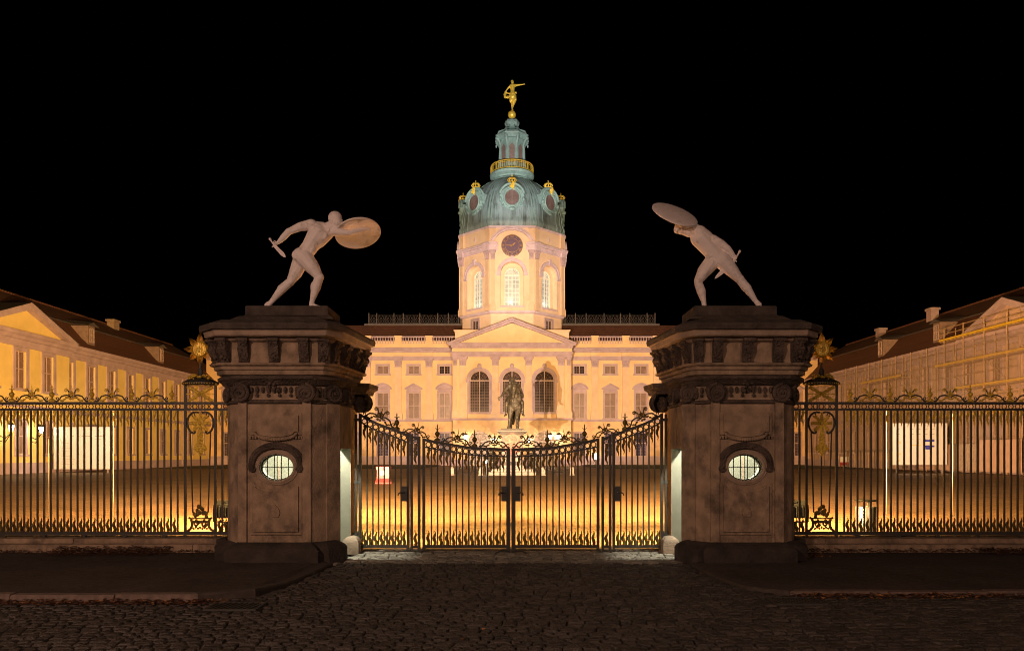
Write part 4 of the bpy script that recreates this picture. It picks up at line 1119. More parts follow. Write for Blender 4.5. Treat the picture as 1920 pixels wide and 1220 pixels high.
mb = MB(); ring_loft(mb, [(-PW + .2, YP + 1.2), (PW - .2, YP + 1.2), (PW - .2, YF + 1), (-PW + .2, YF + 1)], [(17.1, 0), (18.9, 0), (18.92, .14), (19.05, .18), (19.15, .2)]); part(mb, 'pavilion_attic', M_tower, palace)

# ================================================================== TOWER
tower = thing('domed_tower', 'octagonal clock tower with green copper dome rising behind the palace pediment', 'tower', (0, 113.1, 0))
TC = (0, 113.1); TA = 7.6
def octo(a, cy=TC[1], n=8): 
    R_ = a / math.cos(PI / 8); return [(R_ * math.cos(PI / 8 + k * PI / 4 - PI / 2 - PI / 4), cy + R_ * math.sin(PI / 8 + k * PI / 4 - PI / 2 - PI / 4)) for k in range(8)]
OC = octo(TA)
def face(k, a=TA):
    th = -PI / 2 + k * PI / 4; nx, ny = math.cos(th), math.sin(th); tx, ty = -ny, nx
    return (lambda u, z, d: (TC[0] + nx * (a - d) + tx * u, TC[1] + ny * (a - d) + ty * u, z)), th + PI / 2
HS = TA * math.tan(PI / 8)
mb = MB(); ring_loft(mb, OC, [(15, -.3), (21.55, -.3)]); part(mb, 'tower_base', M_tower, tower)
wb = rect_window_meshes(1.25, 1.35, 3, 2, M_glass, .05); sb = surround_mesh(1.25, 1.35, .3, y=-.12)
for k in range(8):
    if k % 4 in (1, 3): f, rz = face(k, TA - .3); put_window(wb + (sb,), tower, f(0, 19.55, .05 - .12 + .0), rz)
mb = MB(); ring_loft(mb, OC, [(21.5, -.32), (21.6, .0), (21.75, .12), (21.88, .15), (21.9, .02), (22.0, -.05)]); part(mb, 'ledge', M_trimt, tower)
mb = MB()
for k in range(8):
    f, rz = face(k)
    # wall with a deep arched niche
    wall(mb, f, -HS, HS, 21.9, 33.6, [(-1.62, 1.62, 22.6, 28.8, True)], .75)
    q = MB(); wall(q, lambda u, z, d: f(u, z, .75 + d), -1.62, 1.62, 22.6, 28.8, [(-1.06, 1.06, 22.75, 28.15, True)], .25); mb.join(q)
part(mb, 'tower_wall', M_tower, tower)
wt = arch_window_meshes(2.12, 5.4, 4, 7, M_lit, .07, True, .13, M_framew)
for k in range(8):
    if k in (3, 4, 5): continue
    f, rz = face(k); put_window(wt, tower, f(0, 22.75, 1.0), rz)
    lo = f(0, 23.3, .35); 
    if k in (0, 1, 7): lamp('niche_light', 'POINT', lo, 13, (1, .97, .82), .15)
for k in range(8):
    f, rz = face(k); tr = MB(); pm = MB()
    def fbox(o, u0, u1, z0, z1, d0, d1):
        v = [f(u, z, d) for z in (z0, z1) for (u, d) in ((u0, d0), (u1, d0), (u1, d1), (u0, d1))]
        o.add(v, [(0, 3, 2, 1), (4, 5, 6, 7), (0, 1, 5, 4), (1, 2, 6, 5), (2, 3, 7, 6), (3, 0, 4, 7)])
    # hood mould over the niche
    for r0, r1, dd in ((1.64, 1.98, -.16), (1.98, 2.12, -.24)):
        for j in range(20):
            a0, a1 = PI * j / 20, PI * (j + 1) / 20
            P = lambda r, a, d: f(r * math.cos(a), 27.18 + r * math.sin(a), d)
            tr.add([P(r0, a0, dd), P(r0, a1, dd), P(r1, a1, dd), P(r1, a0, dd), P(r1, a0, 0), P(r1, a1, 0), P(r0, a0, 0), P(r0, a1, 0)], [(0, 1, 2, 3), (3, 2, 5, 4), (0, 6, 7, 1)])
    for s in (-1, 1): fbox(tr, *sorted((s * 1.62, s * 2.2)), 26.85, 27.18, -.26, -.002)
    fbox(tr, -.22, .22, 28.85, 29.6, -.3, -.002); part(tr, 'hood_mould', M_trimt, tower); tr = MB()
    fbox(tr, -1.75, 1.75, 22.4, 22.6, -.12, -.002); part(tr, 'sill', M_trimt, tower); tr = MB()
    for s in (-1, 1):
        u = s * (HS - .42); pm = MB()
        fbox(pm, u - .42, u + .42, 21.9, 22.75, -.34, -.002); fbox(pm, u - .34, u + .34, 22.752, 23.0, -.27, -.002); fbox(pm, u - .28, u + .28, 23.0, 29.2, -.2, -.002)
        o = inst(capm, 'capital', tower, f(u, 29.15, 0), rz, (.62, .8, .95))
        fbox(tr, u - .46, u + .46, 30.4, 31.3, -.46, -.002); fbox(tr, u - .56, u + .56, 31.3, 31.5, -.66, -.002)
        fbox(pm, u - .4, u + .4, 31.5, 33.5, -.2, -.002); fbox(tr, u - .46, u + .46, 33.5, 33.75, -.34, -.002); part(pm, 'pilaster', M_pil, tower)
    gap = 1.95 if k % 2 == 0 else 0
    for s in (-1, 1):
        a, b = sorted((s * gap, s * HS))
        if gap == 0 and s == 1: continue
        if gap == 0: a, b = -HS, HS
        for z0, z1, d in ((30.4, 30.62, -.12), (30.62, 30.98, -.2), (30.98, 31.2, -.42), (31.2, 31.42, -.6)): fbox(tr, a, b, z0, z1 - .002, d, -.003)
    part(tr, 'cornice', M_trimt, tower); tr = MB()
    if k % 2 == 0:      # arched gable moulding over the clock
        for r0, r1, dd in ((3.10, 3.32, -.30), (3.32, 3.52, -.52)):
            for j in range(26):
                a0 = PI * (.16 + .68 * j / 26); a1 = PI * (.16 + .68 * (j + 1) / 26); zc = 30.05
                P = lambda r, a, d: f(r * math.cos(a), zc + r * math.sin(a) * 1.03, d)
                tr.add([P(r0, a0, dd), P(r0, a1, dd), P(r1, a1, dd), P(r1, a0, dd), P(r1, a0, 0), P(r1, a1, 0), P(r0, a0, 0), P(r0, a1, 0)], [(0, 1, 2, 3), (3, 2, 5, 4), (0, 6, 7, 1)])
    else:
        c = f(0, 32.5, -.04); tr.add([f(-.22, 32.5, -.06), f(0, 32.85, -.06), f(.22, 32.5, -.06), f(0, 32.15, -.06), f(-.22, 32.5, 0), f(0, 32.85, 0), f(.22, 32.5, 0), f(0, 32.15, 0)],
                                    [(0, 1, 2, 3), (0, 4, 5, 1), (1, 5, 6, 2), (2, 6, 7, 3), (3, 7, 4, 0)])
    part(tr, 'clock_arch' if k % 2 == 0 else 'diamond', M_trimt, tower)
mb = MB(); ring_loft(mb, OC, [(33.55, -.3), (33.6, .1), (33.72, .22), (33.82, .28), (33.9, .1)]); part(mb, 'top_cornice', M_trimt, tower)
# clock
ck = MB(); N = 48; cf, _ = face(0); cz = 31.06
ck.loft([[cf(r_ * math.cos(2 * PI * j / N), cz + r_ * math.sin(2 * PI * j / N), d) for j in range(N)] for r_, d in ((1.52, -.02), (1.52, -.2), (1.5, -.24))])
clock = part(ck, 'clock', M_clock, tower)
ck = MB()
for rr, th_ in ((1.47, .035), (1.0, .02), (.98, .015)): ck.tube([cf(rr * math.cos(2 * PI * j / 40), cz + rr * math.sin(2 * PI * j / 40), -.25) for j in range(40)], th_, 5, True)
part(ck, 'ring', M_cgold, clock)
NUM = ['XII', 'I', 'II', 'III', 'IIII', 'V', 'VI', 'VII', 'VIII', 'IX', 'X', 'XI']
ck = MB()
for i, txt in enumerate(NUM):
    a = PI / 2 - i * PI / 6; cu = bpy.data.curves.new('t', 'FONT'); cu.body = txt; cu.size = .40; cu.align_x = 'CENTER'; cu.align_y = 'CENTER'; cu.extrude = .01
    o = bpy.data.objects.new('t', cu); COL.objects.link(o); bpy.context.view_layer.update()
    me = bpy.data.meshes.new_from_object(o.evaluated_get(bpy.context.evaluated_depsgraph_get())); bpy.data.objects.remove(o)
    ca, sa = math.cos(a - PI / 2), math.sin(a - PI / 2)
    v = []
    for q in me.vertices:
        x, y = q.co.x, q.co.y; X = x * ca - y * sa + 1.23 * math.cos(a); Z = x * sa + y * ca + 1.23 * math.sin(a); v.append(cf(X, cz + Z, -.26 - q.co.z))
    ck.add(v, [tuple(p.vertices) for p in me.polygons])
part(ck, 'numerals', M_cgold, clock)
for (l_, a, wd) in ((.95, R(180), .05), (.62, R(38), .065)):
    h_ = MB(); c_, s_ = math.cos(a), math.sin(a)
    pl = [(-.25, -wd), (-.25, wd), (l_ * .8, wd), (l_, 0), (l_ * .8, -wd)]
    h_.add([cf(x * c_ - y * s_, cz + x * s_ + y * c_, d) for d in (-.28, -.30) for x, y in pl], [(0, 1, 2, 3, 4), (9, 8, 7, 6, 5)] + [(i, (i + 1) % 5, (i + 1) % 5 + 5, i + 5) for i in range(5)])
    part(h_, 'hand', M_cgold, clock)
# dome: eight-sided at the foot, round at the top
DP = [(33.85, 7.75), (34.6, 7.9), (35.2, 7.72), (36.9, 7.62), (38.2, 7.35), (39.3, 6.98), (40.3, 6.45), (41.2, 5.85), (42.0, 5.1), (42.7, 4.3), (43.2, 3.5), (43.6, 2.9)]
def dome_r(z, th, base=None):
    for i in range(len(DP) - 1):
        if DP[i][0] <= z <= DP[i + 1][0]:
            q = (z - DP[i][0]) / (DP[i + 1][0] - DP[i][0]); r = DP[i][1] + (DP[i + 1][1] - DP[i][1]) * q; break
    else: r = DP[-1][1]
    t_ = ((th + PI / 2) % (PI / 4)); t_ = t_ - PI / 4 if t_ > PI / 8 else t_
    oc = r * .985 / math.cos(t_); k = max(0, min(1, (z - 34) / 8.5)); return oc * (1 - k) * .985 + r * k + r * .015 * (1 - k)
N = 96; rings = []
zz = [33.86] + [34 + (43.6 - 34) * (1 - (1 - i / 40) ** 1.2) for i in range(41)]
for z in zz:
    rings.append([(TC[0] + dome_r(min(z, 43.6), 2 * PI * j / N) * math.cos(2 * PI * j / N), TC[1] + dome_r(min(z, 43.6), 2 * PI * j / N) * math.sin(2 * PI * j / N), z) for j in range(N)])
mb = MB(); mb.loft(rings); dome = part(mb, 'dome', M_patina, tower, True)
mb = MB()
for k in range(8):
    for off, wr in ((-.365, .16), (-.30, .07), (.30, .07), (.365, .16), (-.19, .06), (.19, .06)):
        th = -PI / 2 + k * PI / 4 + off; c_, s_ = math.cos(th), math.sin(th); ring = []
        for z in zz[1:]:
            r_ = dome_r(min(z, 43.6), th); w2 = wr * .5 * (.35 + .65 * min(1, r_ / 7.5)); ring.append([(TC[0] + r * c_ - u * s_, TC[1] + r * s_ + u * c_, z) for r, u in ((r_ - .1, -w2), (r_ + .07, -w2), (r_ + .07, w2), (r_ - .1, w2))])
        mb.loft(ring)
part(mb, 'dome_ribs', M_patl, tower)
# dormers with crowns
def crown_mb(s_=1.0, n=8):
    c = MB(); c.tube([(.42 * math.cos(2 * PI * k / 16), .42 * math.sin(2 * PI * k / 16), 0) for k in range(16)], .07, 6, True)
    for k in range(n):
        a = 2 * PI * k / n; c.tube([(.42 * math.cos(a), .42 * math.sin(a), 0), (.62 * math.cos(a), .62 * math.sin(a), .28), (.5 * math.cos(a), .5 * math.sin(a), .52), (.1 * math.cos(a), .1 * math.sin(a), .6)], .06, 5)
        c.ell((.6 * math.cos(a), .6 * math.sin(a), .3), .09, None, 6, 5)
    c.ell((0, 0, .66), .12, None, 8, 6); c.box(-.03, .03, -.03, .03, .7, 1.05); c.box(-.13, .13, -.03, .03, .86, .92)
    return c
crown_me = crown_mb().mesh('crown', M_gilt, True)
cart = MB()
rnd = random.Random(2)
for k in range(18): cart.ell((rnd.uniform(-.28, .28), rnd.uniform(-.12, .0), rnd.uniform(-.1, .95)), rnd.uniform(.1, .2), None, 7, 5)
cart_me = cart.mesh('cartouche', M_gilt, True)
ds = MB(); RX, RZ = 1.02, 1.12
for e, th_, y in ((.10, .15, -.05), (.34, .13, .02), (.52, .1, .12)): ds.tube([((RX + e) * math.cos(2 * PI * j / 28), y, (RZ + e * .9) * math.sin(2 * PI * j / 28)) for j in range(28)], th_, 7, True)
nn = 28; ds.loft([[((RX + .5) * math.cos(2 * PI * j / nn), yy, (RZ + .45) * math.sin(2 * PI * j / nn)) for j in range(nn)] for yy in (.1, 2.4)], caps=False)
hood = [((RX + .72) * math.cos(PI * (.06 + .88 * k / 20)), -.12, .1 + (RZ + .72) * math.sin(PI * (.06 + .88 * k / 20))) for k in range(21)]; ds.tube(hood, .17, 7)
ds.tube([(x * 1.02, y + .35, z + .12) for x, y, z in hood], .2, 7)
for s in (-1, 1): ds.ell((s * 1.62, -.05, -.25), (.24, .3, .3), None, 8, 6); ds.tube(spiral(s * 1.3, -1.05, .3, .06, PI / 2, 1.2, .0, 16, s), .1, 5); ds.box(s * 1.5 - .2, s * 1.5 + .2, -.02, 2.0, -.5, 1.0)
ds.ell((0, -.05, -1.6), (.5, .2, .28), None, 9, 6); ds.box(-.85, .85, -.1, 1.2, 1.75, 1.95)
ds_me = ds.mesh('dormer', M_patl, True)
lv = MB(); lv.loft([[(RX * q * math.cos(2 * PI * j / nn), .08, RZ * q * math.sin(2 * PI * j / nn)) for j in range(nn)] for q in (.01, 1)], caps=False); lv_me = lv.mesh('louvre', M_louvre)
sl = MB()
for j in range(-8, 9):
    z = j * .13; hw_ = RX * math.sqrt(max(0, 1 - (z / RZ) ** 2)) - .02
    if hw_ > .15: sl.box(-hw_, hw_, -.02, .06, z - .03, z + .03)
sl.box(-.05, .05, -.05, .055, -RZ, RZ); sl_me = sl.mesh('slats', M_slat)
for k in range(8):
    th = -PI / 2 + k * PI / 4; r_ = 7.75; c = (TC[0] + r_ * math.cos(th), TC[1] + r_ * math.sin(th), 38.35)
    d_ = inst(ds_me, 'dormer', tower, c, th + PI / 2)
    for me_, nm, dz in ((lv_me, 'louvre', 0), (sl_me, 'slats', 0), (cart_me, 'cartouche', 1.15), (crown_me, 'crown', 2.25)):
        o = bpy.data.objects.new(nm, me_); COL.objects.link(o); o.parent = d_; o.location = (0, .35 if nm == 'crown' else (-.15 if nm == 'cartouche' else 0), dz)
# lantern
mb = MB(); mb.lathe([(2.9, 43.45), (3.2, 43.6), (2.75, 43.9), (2.8, 44.1), (3.3, 44.35), (3.38, 44.7), (3.1, 44.85), (2.2, 44.9), (2.2, 45.2)], (0, TC[1], 0), 40); part(mb, 'lantern_base', M_patl, tower, True)
mb = MB(); 
for z, r_, t_ in ((44.95, 3.2, .05), (46.05, 3.2, .07), (45.8, 3.2, .03)): mb.tube([(r_ * math.cos(2 * PI * j / 40), TC[1] + r_ * math.sin(2 * PI * j / 40), z) for j in range(40)], t_, 5, True)
for j in range(56): a = 2 * PI * j / 56; mb.tube([(3.2 * math.cos(a), TC[1] + 3.2 * math.sin(a), 44.95), (3.2 * math.cos(a), TC[1] + 3.2 * math.sin(a), 46.05)], .035 if j % 7 else .07, 4)
part(mb, 'gallery_railing', M_gilt, tower)
mb = MB(); ring_loft(mb, octo(1.82), [(44.8, .0), (50.3, -.2)]); part(mb, 'lantern_core', M_patl, tower)
for k in range(8):
    lc = MB(); sh = MB()
    th = -PI / 2 + k * PI / 4 + PI / 8; c_, s_ = math.cos(th), math.sin(th)
    for (r_, z, rr) in ((2.3, 45, .30),):
        pts = [(2.25, 44.9), (2.15, 45.6), (1.98, 46.4), (1.9, 49.0), (2.05, 49.6), (2.4, 50.0)]
        lc.tube([(r * c_, TC[1] + r * s_, z) for r, z in pts], [.34, .26, .2, .18, .22, .24], 6)
        lc.ell((2.45 * c_, TC[1] + 2.45 * s_, 50.05), (.28, .28, .24), None, 8, 6); lc.ell((2.6 * c_, TC[1] + 2.6 * s_, 49.6), (.13, .13, .26), None, 7, 5)
        lc.tube([(2.35 * c_, TC[1] + 2.35 * s_, 50.5), (2.1 * c_, TC[1] + 2.1 * s_, 51.0), (1.2 * c_, TC[1] + 1.2 * s_, 51.3), (.8 * c_, TC[1] + .8 * s_, 51.9)], [.14, .12, .12, .1], 6)
    th = -PI / 2 + k * PI / 4; c_, s_ = math.cos(th), math.sin(th); tx, ty = -s_, c_
    P = lambda u, z, r: (r * c_ + tx * u, TC[1] + r * s_ + ty * u, z)
    hwid = .40
    pl = [(-hwid, 46.2), (hwid, 46.2), (hwid, 48.6), (0, 49.1), (-hwid, 48.6)]
    sh.add([P(u, z, 1.80) for u, z in pl], [(0, 1, 2, 3, 4)])
    for j in range(12): z = 46.3 + j * .2; sh.add([P(-hwid, z, 1.82), P(hwid, z, 1.82), P(hwid, z - .05, 1.9), P(-hwid, z - .05, 1.9)], [(0, 1, 2, 3)])
    part(lc, 'lantern_column', M_patl, tower, True); part(sh, 'lantern_shutter', M_slat, tower)
mb = MB(); ring_loft(mb, octo(1.85), [(49.9, .1), (50.1, .3), (50.3, .55), (50.5, .62), (50.55, .3), (50.9, .0), (51.2, -.7), (51.6, -1.1), (52.0, -1.2)]); part(mb, 'lantern_cornice', M_patl, tower)
mb = MB(); mb.lathe([(.9, 51.5), (.55, 51.7), (.9, 51.95), (1.08, 52.25), (1.0, 52.55), (.6, 52.8), (.45, 52.95), (.3, 53.0)], (0, TC[1], 0), 24)
for k in range(8): a = k * PI / 4; mb.ell((.8 * math.cos(a), TC[1] + .8 * math.sin(a), 52.3), (.34, .34, .5), None, 8, 6)
part(mb, 'lantern_knob', M_patl, tower, True)

# settle the upper works at their measured heights
ZM = [(33.9, 33.9), (35, 34.9), (38.35, 37.85), (43.6, 42.6), (46, 44.95), (50.5, 49.5), (52, 51.35), (53.1, 52.45)]
def zmap(z):
    if z <= 33.9: return z
    for (a0, b0), (a1, b1) in zip(ZM, ZM[1:]):
        if z <= a1: return b0 + (b1 - b0) * (z - a0) / (a1 - a0)
    return z - .65
for o in list(tower.children):
    n_ = o.name.split('.')[0]
    if n_ in ('dome', 'dome_ribs', 'lantern_base', 'gallery_railing', 'lantern_core', 'lantern_column', 'lantern_shutter', 'lantern_cornice', 'lantern_knob'):
        for v in o.data.vertices: v.co.z = zmap(v.co.z)
    elif n_ == 'dormer': o.location.z -= .5

# gilded figure on its ball
ft = thing('gilded_figure', 'gilded dancing figure poised on a golden ball at the top of the dome', 'statue', (0, TC[1], 52.95))
b = MB(); b.ell((-.02, TC[1], 52.97), .62, None, 24, 16); part(b, 'ball', M_gold, ft, True)
Y = TC[1]; k = .2705 * 113.1 / F
def q(zx, zy, d=0): return Vector(((820 + zx * .2705 - 958) * 113.1 / F - .17, Y + d, EYE + (849 - (130 + zy * .2705)) * 113.1 / F))
b = MB(); C = lambda a, c, r0, r1: b.cap(a, c, r0 * k, r1 * k)
b.ell(q(521, 90), (10 * k, 11 * k, 13 * k)); b.ell(q(519, 84, .06), (11 * k, 11 * k, 10 * k)); C(q(521, 100), q(521, 112), 6, 8); b.cap(q(521, 92, -.22), q(521, 95, -.24), 2 * k, 3 * k)
C(q(510, 118), q(534, 116), 12, 12); C(q(520, 118), q(521, 150), 18, 14); C(q(521, 150), q(523, 175), 14, 20)
C(q(536, 112), q(566, 110), 9, 6); C(q(566, 110), q(592, 106), 6, 4); C(q(592, 106), q(606, 103), 4, 2.5)
for i in range(4): C(q(596, 105, -.05 + .04 * i), q(607, 102 + i, -.06 + .045 * i), 1.8, 1.3)
C(q(508, 116), q(488, 134), 9, 6); C(q(488, 134), q(476, 152), 6, 4); C(q(476, 150), q(474, 164), 4, 3)
C(q(516, 178), q(516, 215, -.05), 17, 12); C(q(516, 215, -.05), q(518, 250), 10, 8); C(q(518, 250), q(519, 282), 7, 4.5); C(q(519, 280), q(525, 287, -.2), 4.5, 3)
C(q(528, 178), q(540, 215, -.2), 17, 11); C(q(540, 215, -.2), q(528, 240, .3), 11, 7); C(q(528, 240, .3), q(526, 250, .55), 5, 3)
b.ell(q(524, 190), (26 * k, 20 * k, 22 * k)); b.ell(q(534, 205), (14 * k, 18 * k, 30 * k)); b.ell(q(508, 210), (10 * k, 14 * k, 26 * k))
sculpt(b, 'body', M_gold, ft, .035, 2)
b = MB()
pts = [q(474, 160), q(468, 176), q(470, 192), q(488, 194), q(505, 186)]
for i in range(5): b.ell(pts[i], (11 * k, 8 * k, 11 * k), None, 8, 6)
b.tube([q(472, 164), q(495, 168), q(520, 166), q(546, 160), q(548, 170)], 5 * k, 6)
b.tube([q(476, 160), q(466, 178), q(474, 196), q(490, 196)], [4 * k, 9 * k, 9 * k, 5 * k], 7)
sculpt(b, 'cloth', M_gold, ft, .04, 2)

palace.location.x += .15; tower.location.x += .16; ft.location.x += .17

# ================================================================== SIDE WINGS
w_wing = rect_window_meshes(1.45, 3.3, 4, 8, M_blind, .05, 1.75); s_wing = surround_mesh(1.45, 3.3, .34, y=-.2)
w_wlow = rect_window_meshes(1.3, 2.9, 3, 6, M_blind, .05, 1.6); s_wlow = surround_mesh(1.3, 2.9, .2, y=-.2)
w_dorm = rect_window_meshes(.8, 1.5, 2, 3, M_glass, .05, .8)
def wing(s, label, mw, XF, c_yr, ped, chim, dorm):
    t = thing('palace_wing', label, 'building', (s * XF, 84, 0))
    fxm = (lambda m: m) if s > 0 else mirror
    P = lambda mb, n, m, par=None: part(fxm(mb), n, m, par or t)
    Y0, Y1 = 52.0, 108.0
    p0, p1 = ped
    ws = [y for y in [53.7 + 3.95 * i for i in range(14)] if y < 107]
    inped = lambda y: p0 < y < p1
    ops = [(y - .725, y + .725, 7.45, 10.75) for y in ws] + [(y - .65, y + .65, 1.7, 4.6) for y in ws]
    mb = MB(); wall(mb, lambda u, z, d: (XF + d, u, z), Y0, Y1, .95, 12.0, [o for o in ops if not inped((o[0] + o[1]) / 2)], .2)
    # projecting part under the gable
    pj = .45
    wall(mb, lambda u, z, d: (XF - pj + d, u, z), p0, p1, .95, 12.0, [o for o in ops if inped((o[0] + o[1]) / 2)], .2)
    for y in (p0, p1): mb.quad((XF - pj, y, .95), (XF + .1, y, .95), (XF + .1, y, 12), (XF - pj, y, 12))
    mb.quad((XF, Y0, 0), (XF + 14, Y0, 0), (XF + 14, Y0, 12), (XF, Y0, 12)); mb.quad((XF + 14, Y0, 0), (XF + 14, Y1, 0), (XF + 14, Y1, 12), (XF + 14, Y0, 12))
    P(mb, 'wall', mw)
    mb = MB(); mb.box(XF - .12, XF + .3, Y0, Y1, 0, .95); mb.box(XF - pj - .12, XF - pj + .3, p0 - .1, p1 + .1, 0, .952); P(mb, 'plinth', M_trim)
    # ground floor with drafted courses, as raised bands between openings
    for j, y in enumerate(ws[:-1]):
        mb = MB(); z = 1.0; x = XF - (pj if inped((y + ws[j + 1]) / 2) and inped(y) else 0)
        while z < 5.6:
            zt = z + .36; mb.box(x - .05, x + .01, y + .9, ws[j + 1] - .9, z, zt - .05); z = zt
        P(mb, 'rusticated_panel', mw)
    mb = MB(); mb.box(XF - .22, XF + .02, Y0, Y1, 5.8, 6.0); mb.box(XF - .16, XF + .02, Y0, Y1, 5.62, 5.798); mb.box(XF - pj - .22, XF - pj + .02, p0 - .2, p1 + .2, 5.8, 6.002); P(mb, 'string_course', M_trim)
    mb = MB(); a = [(XF + .1, 11.1), (XF - .1, 11.1), (XF - .14, 11.7), (XF - .3, 11.75), (XF - .45, 12.0), (XF - .62, 12.1), (XF - .7, 12.4), (XF + .1, 12.4)]
    mb.add([(x, Y0, z) for x, z in a] + [(x, Y1 - .3, z) for x, z in a], [tuple(range(8)), tuple(range(15, 7, -1))] + [(i, i + 8, (i + 1) % 8 + 8, (i + 1) % 8) for i in range(8)])
    mb.add([(x - pj, p0 - .3, z + .01) for x, z in a] + [(x - pj, p1 + .3, z + .01) for x, z in a], [tuple(range(8)), tuple(range(15, 7, -1))] + [(i, i + 8, (i + 1) % 8 + 8, (i + 1) % 8) for i in range(8)])
    P(mb, 'cornice', M_trim)
    # gable
    apx = 15.1; yc = (p0 + p1) / 2; h_ = (p1 - p0) / 2 + .6
    mb = MB(); n_ = [(yc - h_ + .9, 12.42), (yc + h_ - .9, 12.42), (yc, apx - .55)]
    mb.add([(XF - pj - .02, y, z) for y, z in n_] + [(XF + 1.2, y, z) for y, z in n_], [(0, 1, 2), (3, 5, 4), (0, 3, 4, 1), (1, 4, 5, 2), (2, 5, 3, 0)]); P(mb, 'gable', mw)
    mb = MB()
    for q_ in (-1, 1):
        v = [(yc + q_ * h_, 12.42), (yc, apx), (yc, apx - .6), (yc + q_ * (h_ - 1.35), 12.42)]
        mb.add([(XF - pj - .65, y, z) for y, z in v] + [(XF + 3.8, y, z) for y, z in v], [(0, 1, 2, 3), (7, 6, 5, 4), (0, 4, 5, 1), (1, 5, 6, 2), (2, 6, 7, 3), (3, 7, 4, 0)])
    P(mb, 'gable_moulding', M_trim)
    mb = MB()
    for q_ in (-1, 1): mb.quad((XF - pj - .7, yc + q_ * (h_ + .05), 12.45), (XF - pj - .7, yc, apx + .04), (XF + 6, yc, apx + .04), (XF + 6, yc + q_ * (h_ + .05), 12.45))
    P(mb, 'gable_roof', M_lead)
    # mansard roof
    mb = MB(); pr = [(XF - .55, 12.42), (XF + .7, 13.6), (XF + 2.0, 15.1), (XF + 2.05, 15.12), (XF + 6.8, 17.8), (XF + 11.6, 15.1), (XF + 14, 12.42)]
    mb.loft([[(x, y, z) for x, z in pr] for y in (Y0, 70, 90, Y1 + 3)], closed=False); P(mb, 'roof', M_roofd)
    mb = MB(); mb.box(XF + 1.85, XF + 2.15, Y0, Y1 - 1, 15.08, 15.2); P(mb, 'roof_break', M_lead)
    mb = MB(); rr = random.Random(3)
    yy = Y0
    while yy < Y1 + 3: mb.ell((XF + 6.8, yy, 17.82), (.16, .24, .15), None, 6, 4); yy += .42
    P(mb, 'ridge_tiles', M_roofd)
    for (y, x, z, wd, hh) in chim:
        c = MB(); c.box(XF + x, XF + x + .9, y - wd, y + wd, 14.5, z + hh); c.box(XF + x - .12, XF + x + 1.02, y - wd - .12, y + wd + .12, z + hh - .28, z + hh + .0015); P(c, 'chimney', M_stonel if s < 0 else M_trim)
    for y in dorm:
        d = MB(); d.box(XF + .05, XF + 2.2, y - .6, y + .6, 12.9, 14.95)
        dm = P(d, 'dormer', M_dshade)
        c = MB(); c.add([(XF - .2, y - .95, 15.0), (XF - .2, y, 15.32), (XF - .2, y + .95, 15.0), (XF + 3.6, y - .95, 15.3), (XF + 3.6, y, 15.75), (XF + 3.6, y + .95, 15.3), (XF - .2, y - .95, 14.9), (XF - .2, y + .95, 14.9)],
                      [(0, 1, 4, 3), (1, 2, 5, 4), (6, 7, 2, 1, 0)]); P(c, 'roof', M_lead, dm)
        w_ = inst(w_dorm[0], 'window', dm, (s * (XF + .02), y, 13.2), s * -PI / 2 if s > 0 else PI / 2); f_ = bpy.data.objects.new('frame', w_dorm[1]); COL.objects.link(f_); f_.parent = dm; f_.location = w_.location; f_.rotation_euler = w_.rotation_euler
    rz = PI / 2 if s < 0 else -PI / 2
    for y in ws:
        x = XF - (pj if inped(y) else 0) + .2
        put_window(w_wing + (s_wing,), t, (s * x, y, 7.45), rz); put_window(w_wlow + (s_wlow,), t, (s * x, y, 1.7), rz)
    dp = MB(); dp.tube([(XF - .15, 98.5, .3), (XF - .15, 98.5, 11.6)], .09, 6); P(dp, 'downpipe', M_trim)
    return t
wing(-1, 'left yellow side wing with red mansard roof, gable and two dormers', M_wing, 43.5, 0, (59.4, 72.8), [(93, 5.6, 17.6, .62, .75)], [77.5, 93])
wing(1, 'right side wing with red mansard roof standing behind scaffolding', M_wingr, 43.0, 0, (57.5, 70.0), [(86.5, 5.4, 17.4, .5, 1.15), (99, 5.6, 17.4, .5, .9)], [75.5, 87])

